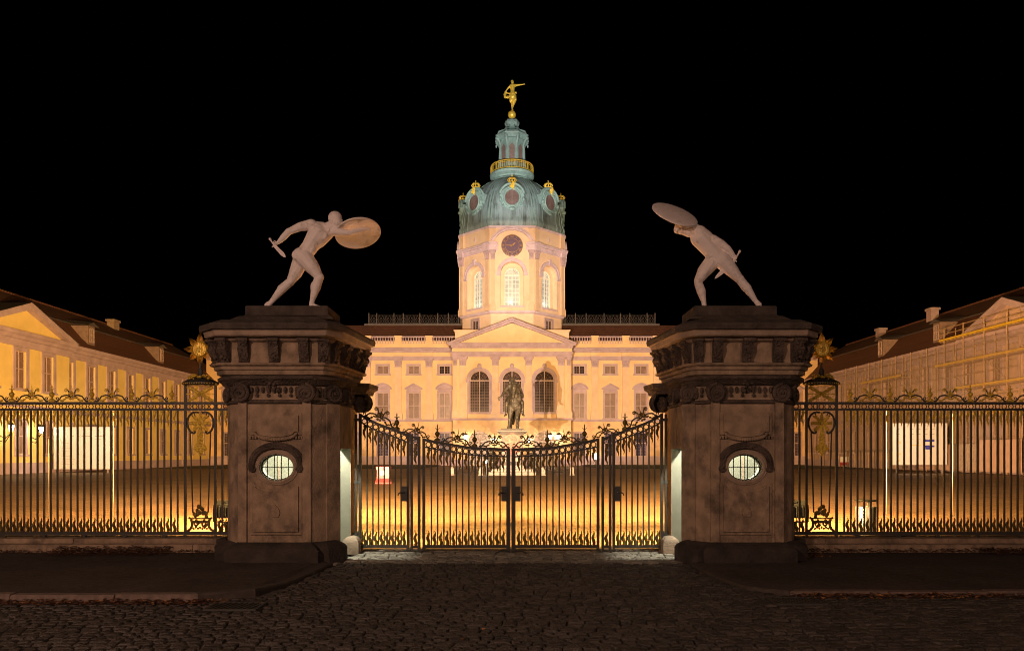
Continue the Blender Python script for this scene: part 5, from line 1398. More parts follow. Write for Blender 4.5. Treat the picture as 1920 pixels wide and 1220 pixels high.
# ================================================================== IRONWORK
def drop_mesh(h=.30, down=True, fl=0):
    mb = MB(); n = 14; pts = []; rr = []
    for k in range(n + 1):
        q = k / n; z = -h * q if down else h * q
        pts.append((.013 * math.sin(q * 9.5), 0, z)); rr.append(.004 + (.026 if fl else .019) * math.sin(min(1, (1 - q) * 1.25) * PI * .62) ** 1.2)
    mb.tube(pts, rr, 6)
    for k in (2, 5, 8):
        q = k / n; z = -h * q if down else h * q
        for s in (-1, 1): mb.ell((pts[k][0] + s * (.018 if not fl else .014) * (1 - q * .8), -.008, z), (.012 * (1 - q * .4), .01, .028), Matrix.Rotation(s * (.5 if not fl else .12), 3, 'Y'), 6, 5)
    return mb
def scroll_crest_mb():
    """S-scrolls either side of a leaf cup with two curled horns and a flame"""
    mb = MB(); lf = MB()
    for s in (-1, 1):
        pts = [(s * .30, 0, .03), (s * .275, 0, .015), (s * .24, 0, .03), (s * .215, 0, .065), (s * .19, 0, .10), (s * .15, 0, .115), (s * .10, 0, .125), (s * .05, 0, .11), (s * .02, 0, .08)]
        mb.tube(smooth(pts, 3), .013, 6)
        mb.tube(spiral(s * .27, .062, .035, .01, -PI / 2, 1.1, 0, 12, -s), .009, 5)
        mb.tube([(s * .0, 0, .13), (s * .045, 0, .155), (s * .06, 0, .20), (s * .085, 0, .225)], .011, 6)
        lf.tube([(p[0], p[1], p[2]) for p in spiral(s * .105, .215, .034, .008, PI if s > 0 else 0, 1.35, 0, 18, -s)], .010, 6)
        for k in range(6):
            x = .02 + .035 * k; lf.ell((s * x, -.012, .055 + .035 * math.sin(k * 1.1)), (.026, .016, .018), Matrix.Rotation(s * (.4 - .3 * (k % 3)), 3, 'Y'), 7, 5)
        lf.ell((s * .035, -.01, .15), (.022, .016, .036), Matrix.Rotation(s * -.7, 3, 'Y'), 7, 5)
    lf.ell((0, -.01, .12), (.028, .024, .03), None, 8, 6); lf.ell((0, 0, .175), (.018, .018, .03), None, 8, 6)
    lf.tube([(0, 0, .19), (.006, 0, .23), (-.004, 0, .27), (.003, 0, .32)], [.010, .008, .005, .002], 6)
    return mb, lf
def urn_mb():
    mb = MB(); mb.lathe([(.045, .0), (.045, .02), (.02, .035), (.014, .055), (.038, .085), (.047, .11), (.040, .135), (.018, .155), (.011, .175), (.022, .185), (.012, .20), (.009, .235), (.014, .25), (.003, .29)], (0, 0, 0), 10)
    for s in (-1, 1):
        mb.tube([(s * .012, 0, .20), (s * .034, 0, .215), (s * .046, 0, .205)], .006, 5); mb.tube([(s * .02, 0, .06), (s * .052, 0, .05), (s * .062, 0, .075)], .006, 5)
    mb.box(-.055, .055, -.02, .02, -.03, .012)
    return mb
me_drop = drop_mesh(.30).mesh('leaf_drop', M_gilt, True); me_dropd = drop_mesh(.27).mesh('leaf_drop', M_giltd, True)
me_flame = drop_mesh(.26, False, 1).mesh('flame_leaf', M_giltd, True)
_a, _b = scroll_crest_mb(); me_crest = _a.mesh('scroll_crest', M_iron, True); me_crleaf = _b.mesh('leaves', M_gilt, True); me_crleafd = _b.mesh('leaves', M_giltd, True)
me_urn = urn_mb().mesh('urn_finial', M_gilt, True); me_urnd = urn_mb().mesh('urn_finial', M_giltd, True)
_r = MB(); _r.tube([(.043 * math.cos(2 * PI * j / 16), 0, .043 * math.sin(2 * PI * j / 16)) for j in range(16)], .009, 6, True); me_ring = _r.mesh('ring', M_iron, True)
def sub(me, name, par, loc=(0, 0, 0)):
    o = bpy.data.objects.new(name, me); COL.objects.link(o); o.parent = par; o.location = loc; return o
def crest(par, x, y, z, slope=0, backlit=False, sc=1.0):
    o = inst(me_crest, 'scroll_crest', par, (x, y, z)); o.rotation_euler = (0, -slope, 0); o.scale = (sc, 1, sc)
    sub(me_crleafd if backlit else me_crleaf, 'leaves', o)
    return o

# ---- fences
FY = 13.6; SP = .1215
def fence(s, label, x_start, x_end, urn0, crest0):
    t = thing('iron_fence', label, 'fence', (s * 7.5, FY, .3))
    mb = MB(); a, b = sorted((s * x_start, s * x_end)); mb.box(a, b, FY - .02, FY + .02, 2.685, 2.73); part(mb, 'top_rail', M_iron, t)
    mb = MB(); mb.box(a, b, FY - .02, FY + .02, 2.575, 2.61); part(mb, 'middle_rail', M_iron, t)
    mb = MB(); mb.box(a, b, FY - .028, FY + .028, .305, .37); part(mb, 'bottom_rail', M_iron, t)
    ft_ = MB(); ft_.box(-.03, .03, -.03, .03, 0, .035); fm = ft_.mesh('foot', M_iron)
    bar = MB(); bar.box(-.0135, .0135, -.0135, .0135, .37, 2.575); bm_ = bar.mesh('bar', M_iron)
    x = x_start + SP * .9; i = 0
    while x < x_end:
        inst(bm_, 'bar', t, (s * x, FY, 0))
        m_ = x + SP / 2
        inst(me_ring, 'ring', t, (s * x, FY, 2.648)); inst(me_drop, 'leaf_drop', t, (s * m_, FY, 2.575)); inst(me_flame, 'flame_leaf', t, (s * m_, FY, .37))
        if i % 6 == 2: inst(fm, 'foot', t, (s * x, FY, .268))
        x += SP; i += 1
    x = urn0
    while x < x_end: inst(me_urn, 'urn_finial', t, (s * x, FY, 2.755)); x += .729
    x = crest0
    while x < x_end: crest(t, s * x, FY, 2.728); x += .729
fence(-1, 'left wrought iron fence with gilded leaf drops, left of the star-topped pier', 5.96, 10.4, 6.175, 6.54)
fence(1, 'right wrought iron fence with gilded leaf drops, right of the star-topped pier', 5.96, 10.4, 6.175, 6.54)
def fence_wall(s, label):
    t = thing('fence_wall', label, 'wall', (s * 7.5, 13.4, 0)); rnd = random.Random(8 + s)
    x = 4.9; i = 0
    while x < 11.5:
        wd = 2.2 if i else .75
        mb = MB(); a, b = sorted((s * (x + .004), s * min(x + wd - .004, 11.5))); dy = rnd.uniform(-.012, .012)
        prof = [(13.26 + dy, 0), (13.26 + dy, .17), (13.29 + dy, .178), (13.36 + dy, .18), (13.40, .20), (13.40, .262), (13.41, .268), (13.85, .268), (13.85, 0)]
        mb.add([(a, y, z) for y, z in prof] + [(b, y, z) for y, z in prof], [tuple(range(9)), tuple(range(17, 8, -1))] + [(k, k + 9, (k + 1) % 9 + 9, (k + 1) % 9) for k in range(9)])
        part(mb, 'stone_block', M_stone, t); x += wd; i += 1
    # rubbed guard stone where the wall meets the house
    mb = MB(); mb.ell((s * 4.93, 13.2, .26), (.1, .14, .10), None, 10, 7); part(mb, 'worn_end', M_base, t, True)
fence_wall(-1, 'low weathered stone wall carrying the left iron fence')
fence_wall(1, 'low weathered stone wall carrying the right iron fence')

# ---- ornamental piers with a gilded star
def pier(s, label):
    X = 5.655; t = thing('fence_pier', label, 'fence pier', (s * X, FY, .27)); A = lambda x: s * (X + x)
    for q in (-.275, .275):
        mb = MB(); mb.box(A(q) - .02, A(q) + .02, FY - .02, FY + .02, .27, 3.04); part(mb, 'post', M_iron, t)
    for z0, z1, nm in ((.305, .37, 'bottom_rail'), (2.575, 2.61, 'middle_rail'), (2.685, 2.73, 'top_rail')):
        mb = MB(); a, b = sorted((A(-.715), A(.255) if False else A(.255))); mb.box(*sorted((A(-.255), A(.255))), FY - .02, FY + .02, z0, z1); part(mb, nm, M_iron, t)
        mb = MB(); mb.box(*sorted((A(-.84), A(-.295))), FY - .02, FY + .02, z0, z1); part(mb, nm, M_iron, t)
    for q in (-.40, -.52, -.64):
        mb = MB(); mb.box(A(q) - .0155, A(q) + .0155, FY - .0155, FY + .0155, .37, 2.575); part(mb, 'bar', M_iron, t)
    for q in (-.345, -.46, -.58): inst(me_drop, 'leaf_drop', t, (A(q), FY, 2.575)); inst(me_flame, 'flame_leaf', t, (A(q), FY, .37)); inst(me_ring, 'ring', t, (A(q), FY, 2.648))
    for k in range(5): inst(me_ring, 'ring', t, (A(-.21 + .105 * k), FY, 2.648))
    # leafy cross panel
    mb = MB(); mb.box(*sorted((A(-.255), A(.255))), FY - .012, FY + .012, 2.865, 2.885); rnd = random.Random(3)
    for sx in (-1, 1):
        for sz in (-1, 1):
            for k in range(6):
                f = .12 + .15 * k; mb.ell((A(sx * .23 * f), FY - .005, 2.875 + sz * .135 * f), (.056 - .006 * (k % 2) * 3, .016, .03), Matrix.Rotation(-sx * sz * s * .6 + rnd.uniform(-.5, .5), 3, 'Y'), 7, 5)
            mb.tube([(A(sx * .05), FY, 2.875 + sz * .12), (A(sx * .12), FY, 2.875 + sz * .06), (A(sx * .24), FY, 2.875 + sz * .11)], .008, 5)
    mb.ell((A(0), FY - .01, 2.875), .035, None, 8, 6); part(mb, 'leafy_cross', M_gilt, t, True)
    # little roof
    mb = MB(); mb.lathe([(.0, 3.03), (.30, 3.03), (.34, 3.05), (.34, 3.08), (.30, 3.10), (.24, 3.13), (.16, 3.16), (.10, 3.19), (.05, 3.22), (.05, 3.30), (.03, 3.34), (.0, 3.36)], (A(0), FY, 0), 20, 1, .5)
    rf = part(mb, 'roof', M_iron, t, True)
    mb = MB()
    for k in range(15):
        mb.ell((A(-.31 + .62 * k / 14), FY - .165 * math.sqrt(max(.05, 1 - ((-.31 + .62 * k / 14) / .34) ** 2)), 3.06), .014, None, 7, 5)
    for k in range(26):
        u = rnd.uniform(-.2, .2); mb.ell((A(u), FY - .08 - rnd.uniform(0, .05) + abs(u) * .2, 3.14 + rnd.uniform(0, .10) * (1 - abs(u) * 3.5)), rnd.uniform(.014, .03), None, 7, 5)
    for sx in (-1, 1): mb.tube(spiral(A(sx * .13), 3.20, .045, .01, 0, 1.2, FY, 16, sx), .011, 5)
    part(mb, 'roof_ornament', M_gilt, rf, True)
    # star
    sc = (A(0), FY - .02, EYE + (849 - 655) * FY / F); st = MB(); R0 = .155; R1 = .33
    for k in range(8):
        a = PI / 2 + k * PI / 4
        for j in range(-3, 4):
            aj = a + j * .105; L_ = (R1 - abs(j) * .030) * (1.0 if k % 2 == 0 else .93); e = .052
            P = lambda r, an, y=0: (sc[0] + r * math.cos(an), sc[1] + y, sc[2] + r * math.sin(an))
            tip = P(L_, a + j * .06); m_ = P(R0 * 1.15, aj, -.022); bk = P(R0 * 1.15, aj, .022)
            l_, r_ = P(R0 * .8, aj - e), P(R0 * .8, aj + e)
            st.add([tip, l_, r_, m_, bk], [(0, 1, 3), (0, 3, 2), (1, 2, 3), (0, 4, 1), (0, 2, 4), (1, 4, 2)])
    star = part(st, 'star', M_gold, t)
    N = 28; ds_ = MB(); ds_.loft([[(sc[0] + r * math.cos(2 * PI * j / N), sc[1] + y, sc[2] + r * math.sin(2 * PI * j / N)) for j in range(N)] for r, y in ((.145, .03), (.145, -.03), (.13, -.045), (.115, -.03), (.01, -.034))])
    rnd = random.Random(5)
    for k in range(16): a = 2 * PI * k / 16; ds_.ell((sc[0] + .098 * math.cos(a), sc[1] - .034, sc[2] + .098 * math.sin(a)), .011, None, 6, 5)
    # spread bird in relief
    for u, v, rx, rz_, an in ((0, 0, .018, .035, 0), (0, .04, .01, .012, 0), (-.03, .01, .03, .014, .6), (.03, .01, .03, .014, -.6), (-.045, -.02, .022, .01, 1.1), (.045, -.02, .022, .01, -1.1), (0, -.045, .02, .02, 0)):
        ds_.ell((sc[0] + u, sc[1] - .036, sc[2] + v), (rx, .012, rz_), Matrix.Rotation(an, 3, 'Y'), 7, 5)
    part(ds_, 'disc', M_gold, star, True)
    mb = MB(); mb.tube([(A(0), FY, 3.3), (A(0), FY, 3.45)], .02, 6); part(mb, 'star_stem', M_iron, star)
    # rosette with scrolls and hanging leaf
    mb = MB(); zc = 2.34
    for sx in (-1, 1):
        pts = [(A(sx * .03), FY, 2.54), (A(sx * .12), FY, 2.54), (A(sx * .20), FY, 2.48), (A(sx * .235), FY, 2.38), (A(sx * .225), FY, 2.27), (A(sx * .18), FY, 2.19), (A(sx * .12), FY, 2.16), (A(sx * .10), FY, 2.19), (A(sx * .125), FY, 2.22)]
        mb.tube(smooth(pts, 4), .019, 7)
        mb.tube([(A(sx * .12), FY, 2.53), (A(sx * .10), FY, 2.48), (A(sx * .14), FY, 2.46), (A(sx * .155), FY, 2.49)], .012, 6)
    part(mb, 'scroll_frame', M_iron, t, True)
    mb = MB()
    for k in range(8):
        a = k * PI / 4; 
        for j in range(3): mb.ell((A((.05 + .055 * j) * math.cos(a) * (1 if k % 2 == 0 else .95)), FY - .012, zc + (.05 + .055 * j) * math.sin(a) * (.75 if k % 2 == 0 else 1)), (.048 - .006 * j, .016, .033), Matrix.Rotation(-a * s, 3, 'Y'), 7, 5)
    mb.ell((A(0), FY - .02, zc), .036, None, 9, 7)
    for k in range(3): mb.ell((A(0), FY - .012, 2.52 - .05 * k), (.022, .014, .03), None, 7, 5)
    for k, (z, r_) in enumerate(((2.20, .035), (2.16, .045), (2.12, .05), (2.06, .058), (2.0, .05), (1.94, .10), (1.90, .12), (1.86, .08), (1.82, .045), (1.78, .022))):
        for u in (-.6, 0, .6): mb.ell((A(u * r_), FY - .01, z - abs(u) * .015), (r_ * .5, .016, .032), Matrix.Rotation(s * u * .8, 3, 'Y'), 7, 5)
    part(mb, 'rosette', M_gilt, t, True)
    for sx in (-1, 1): mb = MB(); mb.tube([(A(sx * .185), FY, 2.19), (A(sx * .14), FY, .72)], .014, 6); part(mb, 'tapering_rod', M_iron, t)
    mb = MB(); mb.tube([(A(0), FY, 1.78), (A(0), FY, .84)], .014, 6); part(mb, 'centre_rod', M_iron, t)
    # foot ornament
    mb = MB()
    for k in range(9): f = k / 8; mb.ell((A((.03 + .10 * f) * math.cos(k * 1.9)), FY - .012, .83 - .19 * f), (.034, .016, .04), None, 7, 5)
    for u in (-.11, -.055, 0, .055, .11): mb.ell((A(u), FY - .01, .68 + .04 * math.cos(u * 12)), (.03, .016, .045), Matrix.Rotation(u * 3 * s, 3, 'Y'), 7, 5)
    mb.box(*sorted((A(-.20), A(.20))), FY - .02, FY + .02, .60, .622)
    for sx in (-1, 1):
        mb.tube(smooth([(A(sx * .17), FY, .60), (A(sx * .15), FY, .52), (A(sx * .17), FY, .44), (A(sx * .23), FY, .385), (A(sx * .27), FY, .40)]), .024, 7)
        mb.tube(spiral(A(sx * .07), .51, .055, .012, 0, 1.3, FY, 18, sx), .017, 6); [mb.ell((A(sx * (.02 + .05 * j)), FY - .01, .55 + .02 * (j % 2)), (.03, .016, .03), None, 7, 5) for j in range(3)]; mb.ell((A(sx * .20), FY, .62), .022, None, 7, 5)
    for k in range(7): mb.ell((A(-.12 + .04 * k), FY - .01, .43 + .02 * (k % 2)), (.022, .014, .024), None, 7, 5)
    part(mb, 'foot_ornament', M_giltd, t, True)
pier(-1, 'ornate iron pier with gilded star, left of the left gatehouse')
pier(1, 'ornate iron pier with gilded star, right of the right gatehouse')

# ---- gates
GY = 13.55
GX = [.05, .697, 1.077, 1.61, 1.84, 2.144, 2.45, 2.74]; GZ = [1.870, 1.90, 1.955, 2.056, 2.12, 2.236, 2.348, 2.50]
def gz(x):
    x = abs(x)
    for i in range(len(GX) - 1):
        if x <= GX[i + 1] or i == len(GX) - 2:
            # smooth (Catmull-Rom) through the measured points
            x0, x1 = GX[i], GX[i + 1]; q = (x - x0) / (x1 - x0); q = max(q, -.3)
            m = lambda j: (GZ[min(j + 1, 7)] - GZ[max(j - 1, 0)]) / (GX[min(j + 1, 7)] - GX[max(j - 1, 0)])
            h = x1 - x0; return (2 * q**3 - 3 * q**2 + 1) * GZ[i] + (q**3 - 2 * q**2 + q) * h * m(i) + (-2 * q**3 + 3 * q**2) * GZ[i + 1] + (q**3 - q**2) * h * m(i + 1)
def sweep_rail(s, x0, x1, dz0, dz1, dy=.02, n=14):
    mb = MB(); ring = []
    for k in range(n + 1):
        x = x0 + (x1 - x0) * k / n; z = gz(x); ring.append([(s * x, GY - dy, z + dz0), (s * x, GY + dy, z + dz0), (s * x, GY + dy, z + dz1), (s * x, GY - dy, z + dz1)])
    return mb.loft(ring)
def gate_leaf(s, x0, x1, bars, label, urns, crests, lock=None, wide0=.03):
    t = thing('gate_leaf', label, 'gate', (s * (x0 + x1) / 2, GY, .01))
    fr = MB()
    part(sweep_rail(s, x0, x1, -.032, .018, .024), 'top_rail', M_iron, t); part(sweep_rail(s, x0, x1, -.15, -.122, .016), 'middle_rail', M_iron, t)
    mb = MB(); mb.box(*sorted((s * x0, s * x1)), GY - .022, GY + .022, .085, .135); mb2 = part(mb, 'bottom_rail', M_iron, t)
    for x, w_, z0 in ((x0 + wide0, wide0, .0), (x1 - .025, .025, .03)):
        mb = MB(); mb.box(*sorted((s * (x - w_), s * (x + w_))), GY - .027, GY + .0275, z0, gz(x) + .02); part(mb, 'stile', M_iron, t)
    n = bars; a, b = x0 + 2 * wide0, x1 - .05; sp = (b - a) / (n + 1)
    for k in range(n + 1):
        x = a + sp * (k + 1); m_ = a + sp * (k + .5)
        if k < n:
            mb = MB(); mb.box(s * x - .0125, s * x + .0125, GY - .0125, GY + .0125, .135, gz(x) - .03); part(mb, 'bar', M_iron, t)
        inst(me_ring, 'ring', t, (s * m_, GY, gz(m_) - .077)); 
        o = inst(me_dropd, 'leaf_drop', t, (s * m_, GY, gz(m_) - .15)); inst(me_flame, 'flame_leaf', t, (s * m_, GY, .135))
    for x in urns: inst(me_urnd, 'urn_finial', t, (s * x, GY, gz(x) + .035))
    for x in crests:
        sl = math.atan2(gz(x + .1) - gz(x - .1), .2) * s; crest(t, s * x, GY, gz(x) + .015, sl * .9, True, .92 if x < 2 else 1.05)
    if lock:
        mb = MB(); mb.box(s * lock - .055, s * lock + .055, GY - .05, GY + .05, .93, 1.20); lk = part(mb, 'lock_box', M_iron, t)
        mb = MB(); d = -1 if label.startswith('left') or 'left of' in label else 1
        d = -s if lock > 1 else s
        d = s if lock < 1 else -s
        d = (1 if s > 0 else -1)
        mb.tube([(s * lock, GY - .05, 1.09), (s * lock, GY - .09, 1.09), (s * lock + d * .06, GY - .1, 1.095), (s * lock + d * .095, GY - .1, 1.07), (s * lock + d * .10, GY - .1, 1.04)], .012, 6); part(mb, 'handle', M_iron, lk, True)
for s, nm in ((-1, 'left'), (1, 'right')):
    gate_leaf(s, .008, 1.605, 12, '%s leaf of the tall double gate in the middle, with scrolled cresting' % nm, (.66, 1.335), (.30, .99), .12, .038)
    gate_leaf(s, 1.84, 2.76, 7, 'narrow side gate leaf rising towards the %s gatehouse' % nm, (2.07,), (2.42,), 1.93, .025)
    t = thing('gate_post', 'iron post assembly between double gate and %s side gate, with leafy crest' % nm, 'gate post', (s * 1.72, GY, 0))
    for x in (1.665, 1.80): mb = MB(); mb.box(s * x - .022, s * x + .022, GY - .04, GY + .03, -.02, gz(x) + .03); part(mb, 'post', M_iron, t)
    part(sweep_rail(s, 1.69, 1.78, -.03, .012), 'rail', M_iron, t); mb = MB(); mb.box(*sorted((s * 1.69, s * 1.778)), GY - .02, GY + .02, .085, .13); part(mb, 'rail', M_iron, t)
    inst(me_ring, 'ring', t, (s * 1.733, GY, gz(1.73) - .077)); inst(me_dropd, 'leaf_drop', t, (s * 1.733, GY, gz(1.73) - .12)); o = inst(me_dropd, 'leaf_drop', t, (s * 1.733, GY - .01, gz(1.73) - .25)); inst(me_flame, 'flame_leaf', t, (s * 1.733, GY, .13))
    crest(t, s * 1.733, GY, gz(1.73) + .02, .25 * s, True, .85)
    mb = MB(); mb.box(*sorted((s * 1.60, s * 1.66)), GY - .06, GY + .0, .04, .06); part(mb, 'hinge', M_iron, t); mb = MB(); mb.box(*sorted((s * 1.82, s * 1.9)), GY - .06, GY + .0, .04, .06); part(mb, 'hinge', M_iron, t)
    t = thing('hinge_post', 'slim iron hinge post standing against the %s gatehouse passage' % nm, 'gate post', (s * 2.8, GY, 0))
    mb = MB(); mb.box(*sorted((s * 2.79, s * 2.83)), GY - .025, GY + .025, -.02, 2.50); part(mb, 'post', M_iron, t)
    mb = MB(); 
    for z in (.3, 1.25, 2.38): mb = MB(); mb.box(*sorted((s * 2.755, s * 2.845)), GY - .018, GY + .018, z, z + .05); part(mb, 'hinge', M_iron, t)
# gate stop in the paving
t = thing('gate_stop', 'curved iron gate stop on the setts below the middle of the gate', 'gate stop', (0, 13.35, .02))
for s in (-1, 1):
    mb = MB(); mb.tube([(s * .02, 13.42, .03), (s * .10, 13.4, .05), (s * .18, 13.3, .06), (s * .28, 13.22, .03)], .014, 6); part(mb, 'arm', M_iron, t, True)

# ================================================================== COURTYARD THINGS
# flood lamps behind the gate houses
for s, nm in ((-1, 'left'), (1, 'right')):
    x, y = s * 5.72, 15.1
    t = thing('floodlight', 'black box floodlight on a stand behind the %s gatehouse, shining at the palace' % nm, 'floodlight', (x, y, 0))
    mb = MB(); mb.add([(x - .26, y - .12, .50), (x + .26, y - .12, .50), (x + .26, y + .16, .47), (x - .26, y + .16, .47), (x - .26, y - .10, .76), (x + .26, y - .10, .76), (x + .26, y + .14, .84), (x - .26, y + .14, .84)],
                      [(0, 3, 2, 1), (4, 5, 6, 7), (0, 1, 5, 4), (1, 2, 6, 5), (3, 0, 4, 7)])
    for k in range(7): mb.box(x - .2 + k * .065, x - .185 + k * .065, y - .16, y - .11, .53, .74)
    mb.box(x - .05, x + .05, y - .03, y + .05, .80, .85)
    part(mb, 'housing', M_black, t)
    mb = MB(); mb.quad((x - .25, y + .15, .48), (x + .25, y + .15, .48), (x + .25, y + .13, .83), (x - .25, y + .13, .83)); part(mb, 'lamp_glass', M_lampc, t)
    mb = MB(); mb.tube([(x - .29, y, .65), (x - .29, y, .42), (x, y, .40), (x + .29, y, .42), (x + .29, y, .65)], .018, 6); part(mb, 'bracket', M_black, t)
    mb = MB(); mb.tube([(x, y, .41), (x, y, .0)], .03, 8); mb.box(x - .18, x + .18, y - .15, y + .15, 0, .05); part(mb, 'stand', M_black, t)

# equestrian monument
MX, MY = .10, 63.0
kq = MY / F; Zr = lambda py: EYE + (849 - py) * kq; Xr = lambda px: (px - 958) * kq
pd = thing('monument_pedestal', 'white marble pedestal with flared top and carved shield under the bronze rider', 'pedestal', (MX, MY, 0))
def rbox(o, cx, cy, prof, ay=1.9):
    o.loft([[(cx - r, cy - r * ay, z), (cx + r, cy - r * ay, z), (cx + r, cy + r * ay, z), (cx - r, cy + r * ay, z)] for r, z in prof])
mb = MB(); rbox(mb, MX, MY, [(1.9, 0), (1.9, .25), (1.7, .26), (1.7, .5)], 1.4); part(mb, 'steps', M_marb2, pd)
mb = MB(); rbox(mb, MX, MY, [(.95, .5), (.95, .8), (.75, .95), (.62, 1.1), (.62, 3.0), (.72, 3.1), (.80, 3.3)], 1.7); part(mb, 'shaft', M_marb2, pd)
mb = MB(); rbox(mb, MX, MY, [(.8, 3.3), (1.0, 3.45), (1.22, 3.55), (1.26, 3.68), (.9, 3.74)], 1.55); part(mb, 'cornice', M_marb2, pd)
mb = MB(); mb.loft([[(MX + a * r, MY - y, z) for a, z in ((-.62, 1.9), (-.66, 3.2), (-.3, 3.35), (.3, 3.35), (.66, 3.2), (.62, 1.9), (0, 1.6))] for r, y in ((1, 1.05), (1, 1.34), (.85, 1.42))])
rnd = random.Random(6)
for k in range(40): mb.ell((MX + rnd.uniform(-.5, .5), MY - 1.43, rnd.uniform(1.9, 3.2)), (rnd.uniform(.06, .14), .06, rnd.uniform(.06, .12)), None, 7, 5)
mb.ell((MX, MY - 1.4, 3.5), (.26, .14, .2), None, 9, 6)
for a in (-.22, 0, .22): mb.ell((MX + a, MY - 1.42, 3.66), (.07, .07, .12), None, 7, 5)
part(mb, 'shield_relief', mat('red_brown_relief', (.33, .17, .13), .8, var=.3, scale=4, bump=.4, bscale=10), pd, True)
def captive(x, y, sx):
    t = thing('captive_statue', 'dark bronze seated captive at the %s foot of the rider monument pedestal' % ('left' if sx < 0 else 'right'), 'statue', (x, y, .5))
    b = MB(); C = b.cap; V = lambda a, c, d: (x + sx * a, y + c, .5 + d)
    b.ell(V(.0, 0, .45), (.34, .32, .28)); C(V(0, 0, .5), V(.12, -.1, 1.1), .27, .28); C(V(.12, -.1, 1.1), V(.16, -.15, 1.45), .14, .11); b.ell(V(.2, -.22, 1.62), (.14, .16, .18)); C(V(.2, -.37, 1.6), V(.2, -.39, 1.57), .03, .04)
    C(V(.0, -.1, .5), V(.35, -.6, .62), .18, .14); C(V(.35, -.6, .62), V(.36, -.65, .05), .13, .08); C(V(.36, -.65, .05), V(.38, -.85, .04), .07, .05)
    C(V(-.15, -.1, .5), V(.05, -.65, .55), .18, .14); C(V(.05, -.65, .55), V(-.1, -.5, .05), .13, .08)
    C(V(-.15, -.05, 1.25), V(-.32, .12, .9), .11, .09); C(V(-.32, .12, .9), V(-.12, .3, .7), .08, .06); C(V(.36, -.1, 1.25), V(.5, .05, .9), .11, .09); C(V(.5, .05, .9), V(.25, .28, .7), .08, .06)
    for i in range(4): C(V(.18, .28 + .02 * i, .70 - .03 * i), V(.08, .32, .68 - .03 * i), .025, .02)
    sculpt(b, 'body', M_bronze, t, .04, 2)
for sx in (-1, 1): captive(MX + sx * 1.55, MY - 1.9, sx)
eq = thing('equestrian_statue', 'bronze rider holding a baton on a striding horse, facing the gate on the white pedestal', 'statue', (MX, MY, 3.74))
mb = MB(); mb.box(MX - .95, MX + .95, MY - 1.8, MY + 1.8, 3.742, 3.83); part(mb, 'base_plate', M_bronze, eq)
# photo-zoom helper: 1027 px wide zoom of 160 px
def q(zx, zy, d=0): return Vector(((880 + zx * 160 / 1027 - 958) * kq + .0, MY + d, EYE + (849 - (690 + zy * 160 / 1027)) * kq))
k = 160 / 1027 * kq
b = MB(); C = lambda a, c, r0, r1: b.cap(a, c, r0 * k, r1 * k)
# trunk, chest towards the viewer
b.ell(q(548, 440, -.55), (76 * k, 90 * k, 88 * k)); b.ell(q(548, 430, .35), (74 * k, 150 * k, 78 * k)); b.ell(q(548, 425, 1.15), (80 * k, 90 * k, 82 * k)); b.ell(q(548, 468, -.75), (48 * k, 40 * k, 46 * k))
C(q(548, 400, -.7), q(545, 300, -1.15), 62, 46); C(q(545, 300, -1.15), q(542, 235, -1.3), 44, 34)
C(q(540, 232, -1.35), q(528, 350, -1.75), 30, 19); b.ell(q(527, 362, -1.78), (20 * k, 22 * k, 20 * k)); C(q(538, 262, -1.45), q(536, 300, -1.5), 31, 26)
for sx in (-1, 1): C(q(540 + sx * 20, 215, -1.28), q(540 + sx * 24, 180, -1.3), 9, 3); b.ell(q(527 + sx * 12, 358, -1.86), 5 * k)
C(q(562, 210, -1.05), q(600, 380, -.8), 20, 34); C(q(540, 200, -1.2), q(545, 190, -1.0), 22, 20)
# fore legs: left lifted, right planted
C(q(500, 470, -.7), q(490, 590, -.85), 44, 26); b.ell(q(489, 600, -.88), 24 * k); C(q(488, 600, -.88), q(478, 690, -.8), 19, 15); C(q(478, 690, -.8), q(472, 730, -.88), 16, 20); b.ell(q(471, 738, -.9), (22 * k, 26 * k, 12 * k))
C(q(592, 470, -.7), q(572, 590, -1.15), 44, 24); b.ell(q(572, 600, -1.18), 23 * k); C(q(572, 600, -1.18), q(570, 680, -.85), 18, 14); C(q(570, 680, -.85), q(574, 712, -.9), 15, 18); b.ell(q(575, 722, -.92), (20 * k, 24 * k, 11 * k))
# hind legs
for x, dy in ((505, 1.0), (590, 1.45)):
    C(q(x + (548 - x) * .3, 450, dy), q(x, 560, dy - .1), 56, 30); C(q(x, 560, dy - .1), q(x, 630, dy + .35), 28, 18); C(q(x, 630, dy + .35), q(x, 720, dy + .1), 17, 13); b.ell(q(x, 735, dy + .05), (20 * k, 24 * k, 12 * k))
C(q(548, 400, 1.75), q(545, 520, 2.1), 20, 28); C(q(545, 520, 2.1), q(530, 660, 2.05), 28, 14)
horse = sculpt(b, 'horse', M_bronze, eq, .045, 2)
b = MB()
b.ell(q(515, 150, -.05), (24 * k, 27 * k, 32 * k)); b.ell(q(515, 140, .03), (32 * k, 32 * k, 36 * k)); C(q(515, 150, -.25), q(515, 156, -.28), 4, 6)
for sx in (-1, 1): C(q(515 + sx * 28, 160, .0), q(515 + sx * 34, 215, .0), 15, 13)                  # curled wig
C(q(515, 178, 0), q(520, 210, 0), 18, 26); C(q(490, 215, .0), q(575, 215, .05), 34, 34); C(q(530, 220, .1), q(540, 330, .15), 60, 52); b.ell(q(545, 350, .2), (62 * k, 60 * k, 40 * k))
C(q(478, 218, 0), q(430, 272, -.2), 30, 22); C(q(430, 272, -.2), q(400, 325, -.5), 22, 15); C(q(400, 325, -.5), q(382, 350, -.6), 12, 10)
for i in range(4): C(q(386, 342 + 5 * i, -.62), q(374, 352 + 5 * i, -.66), 5, 4)
C(q(392, 340, -.6), q(380, 338, -.68), 5, 4)
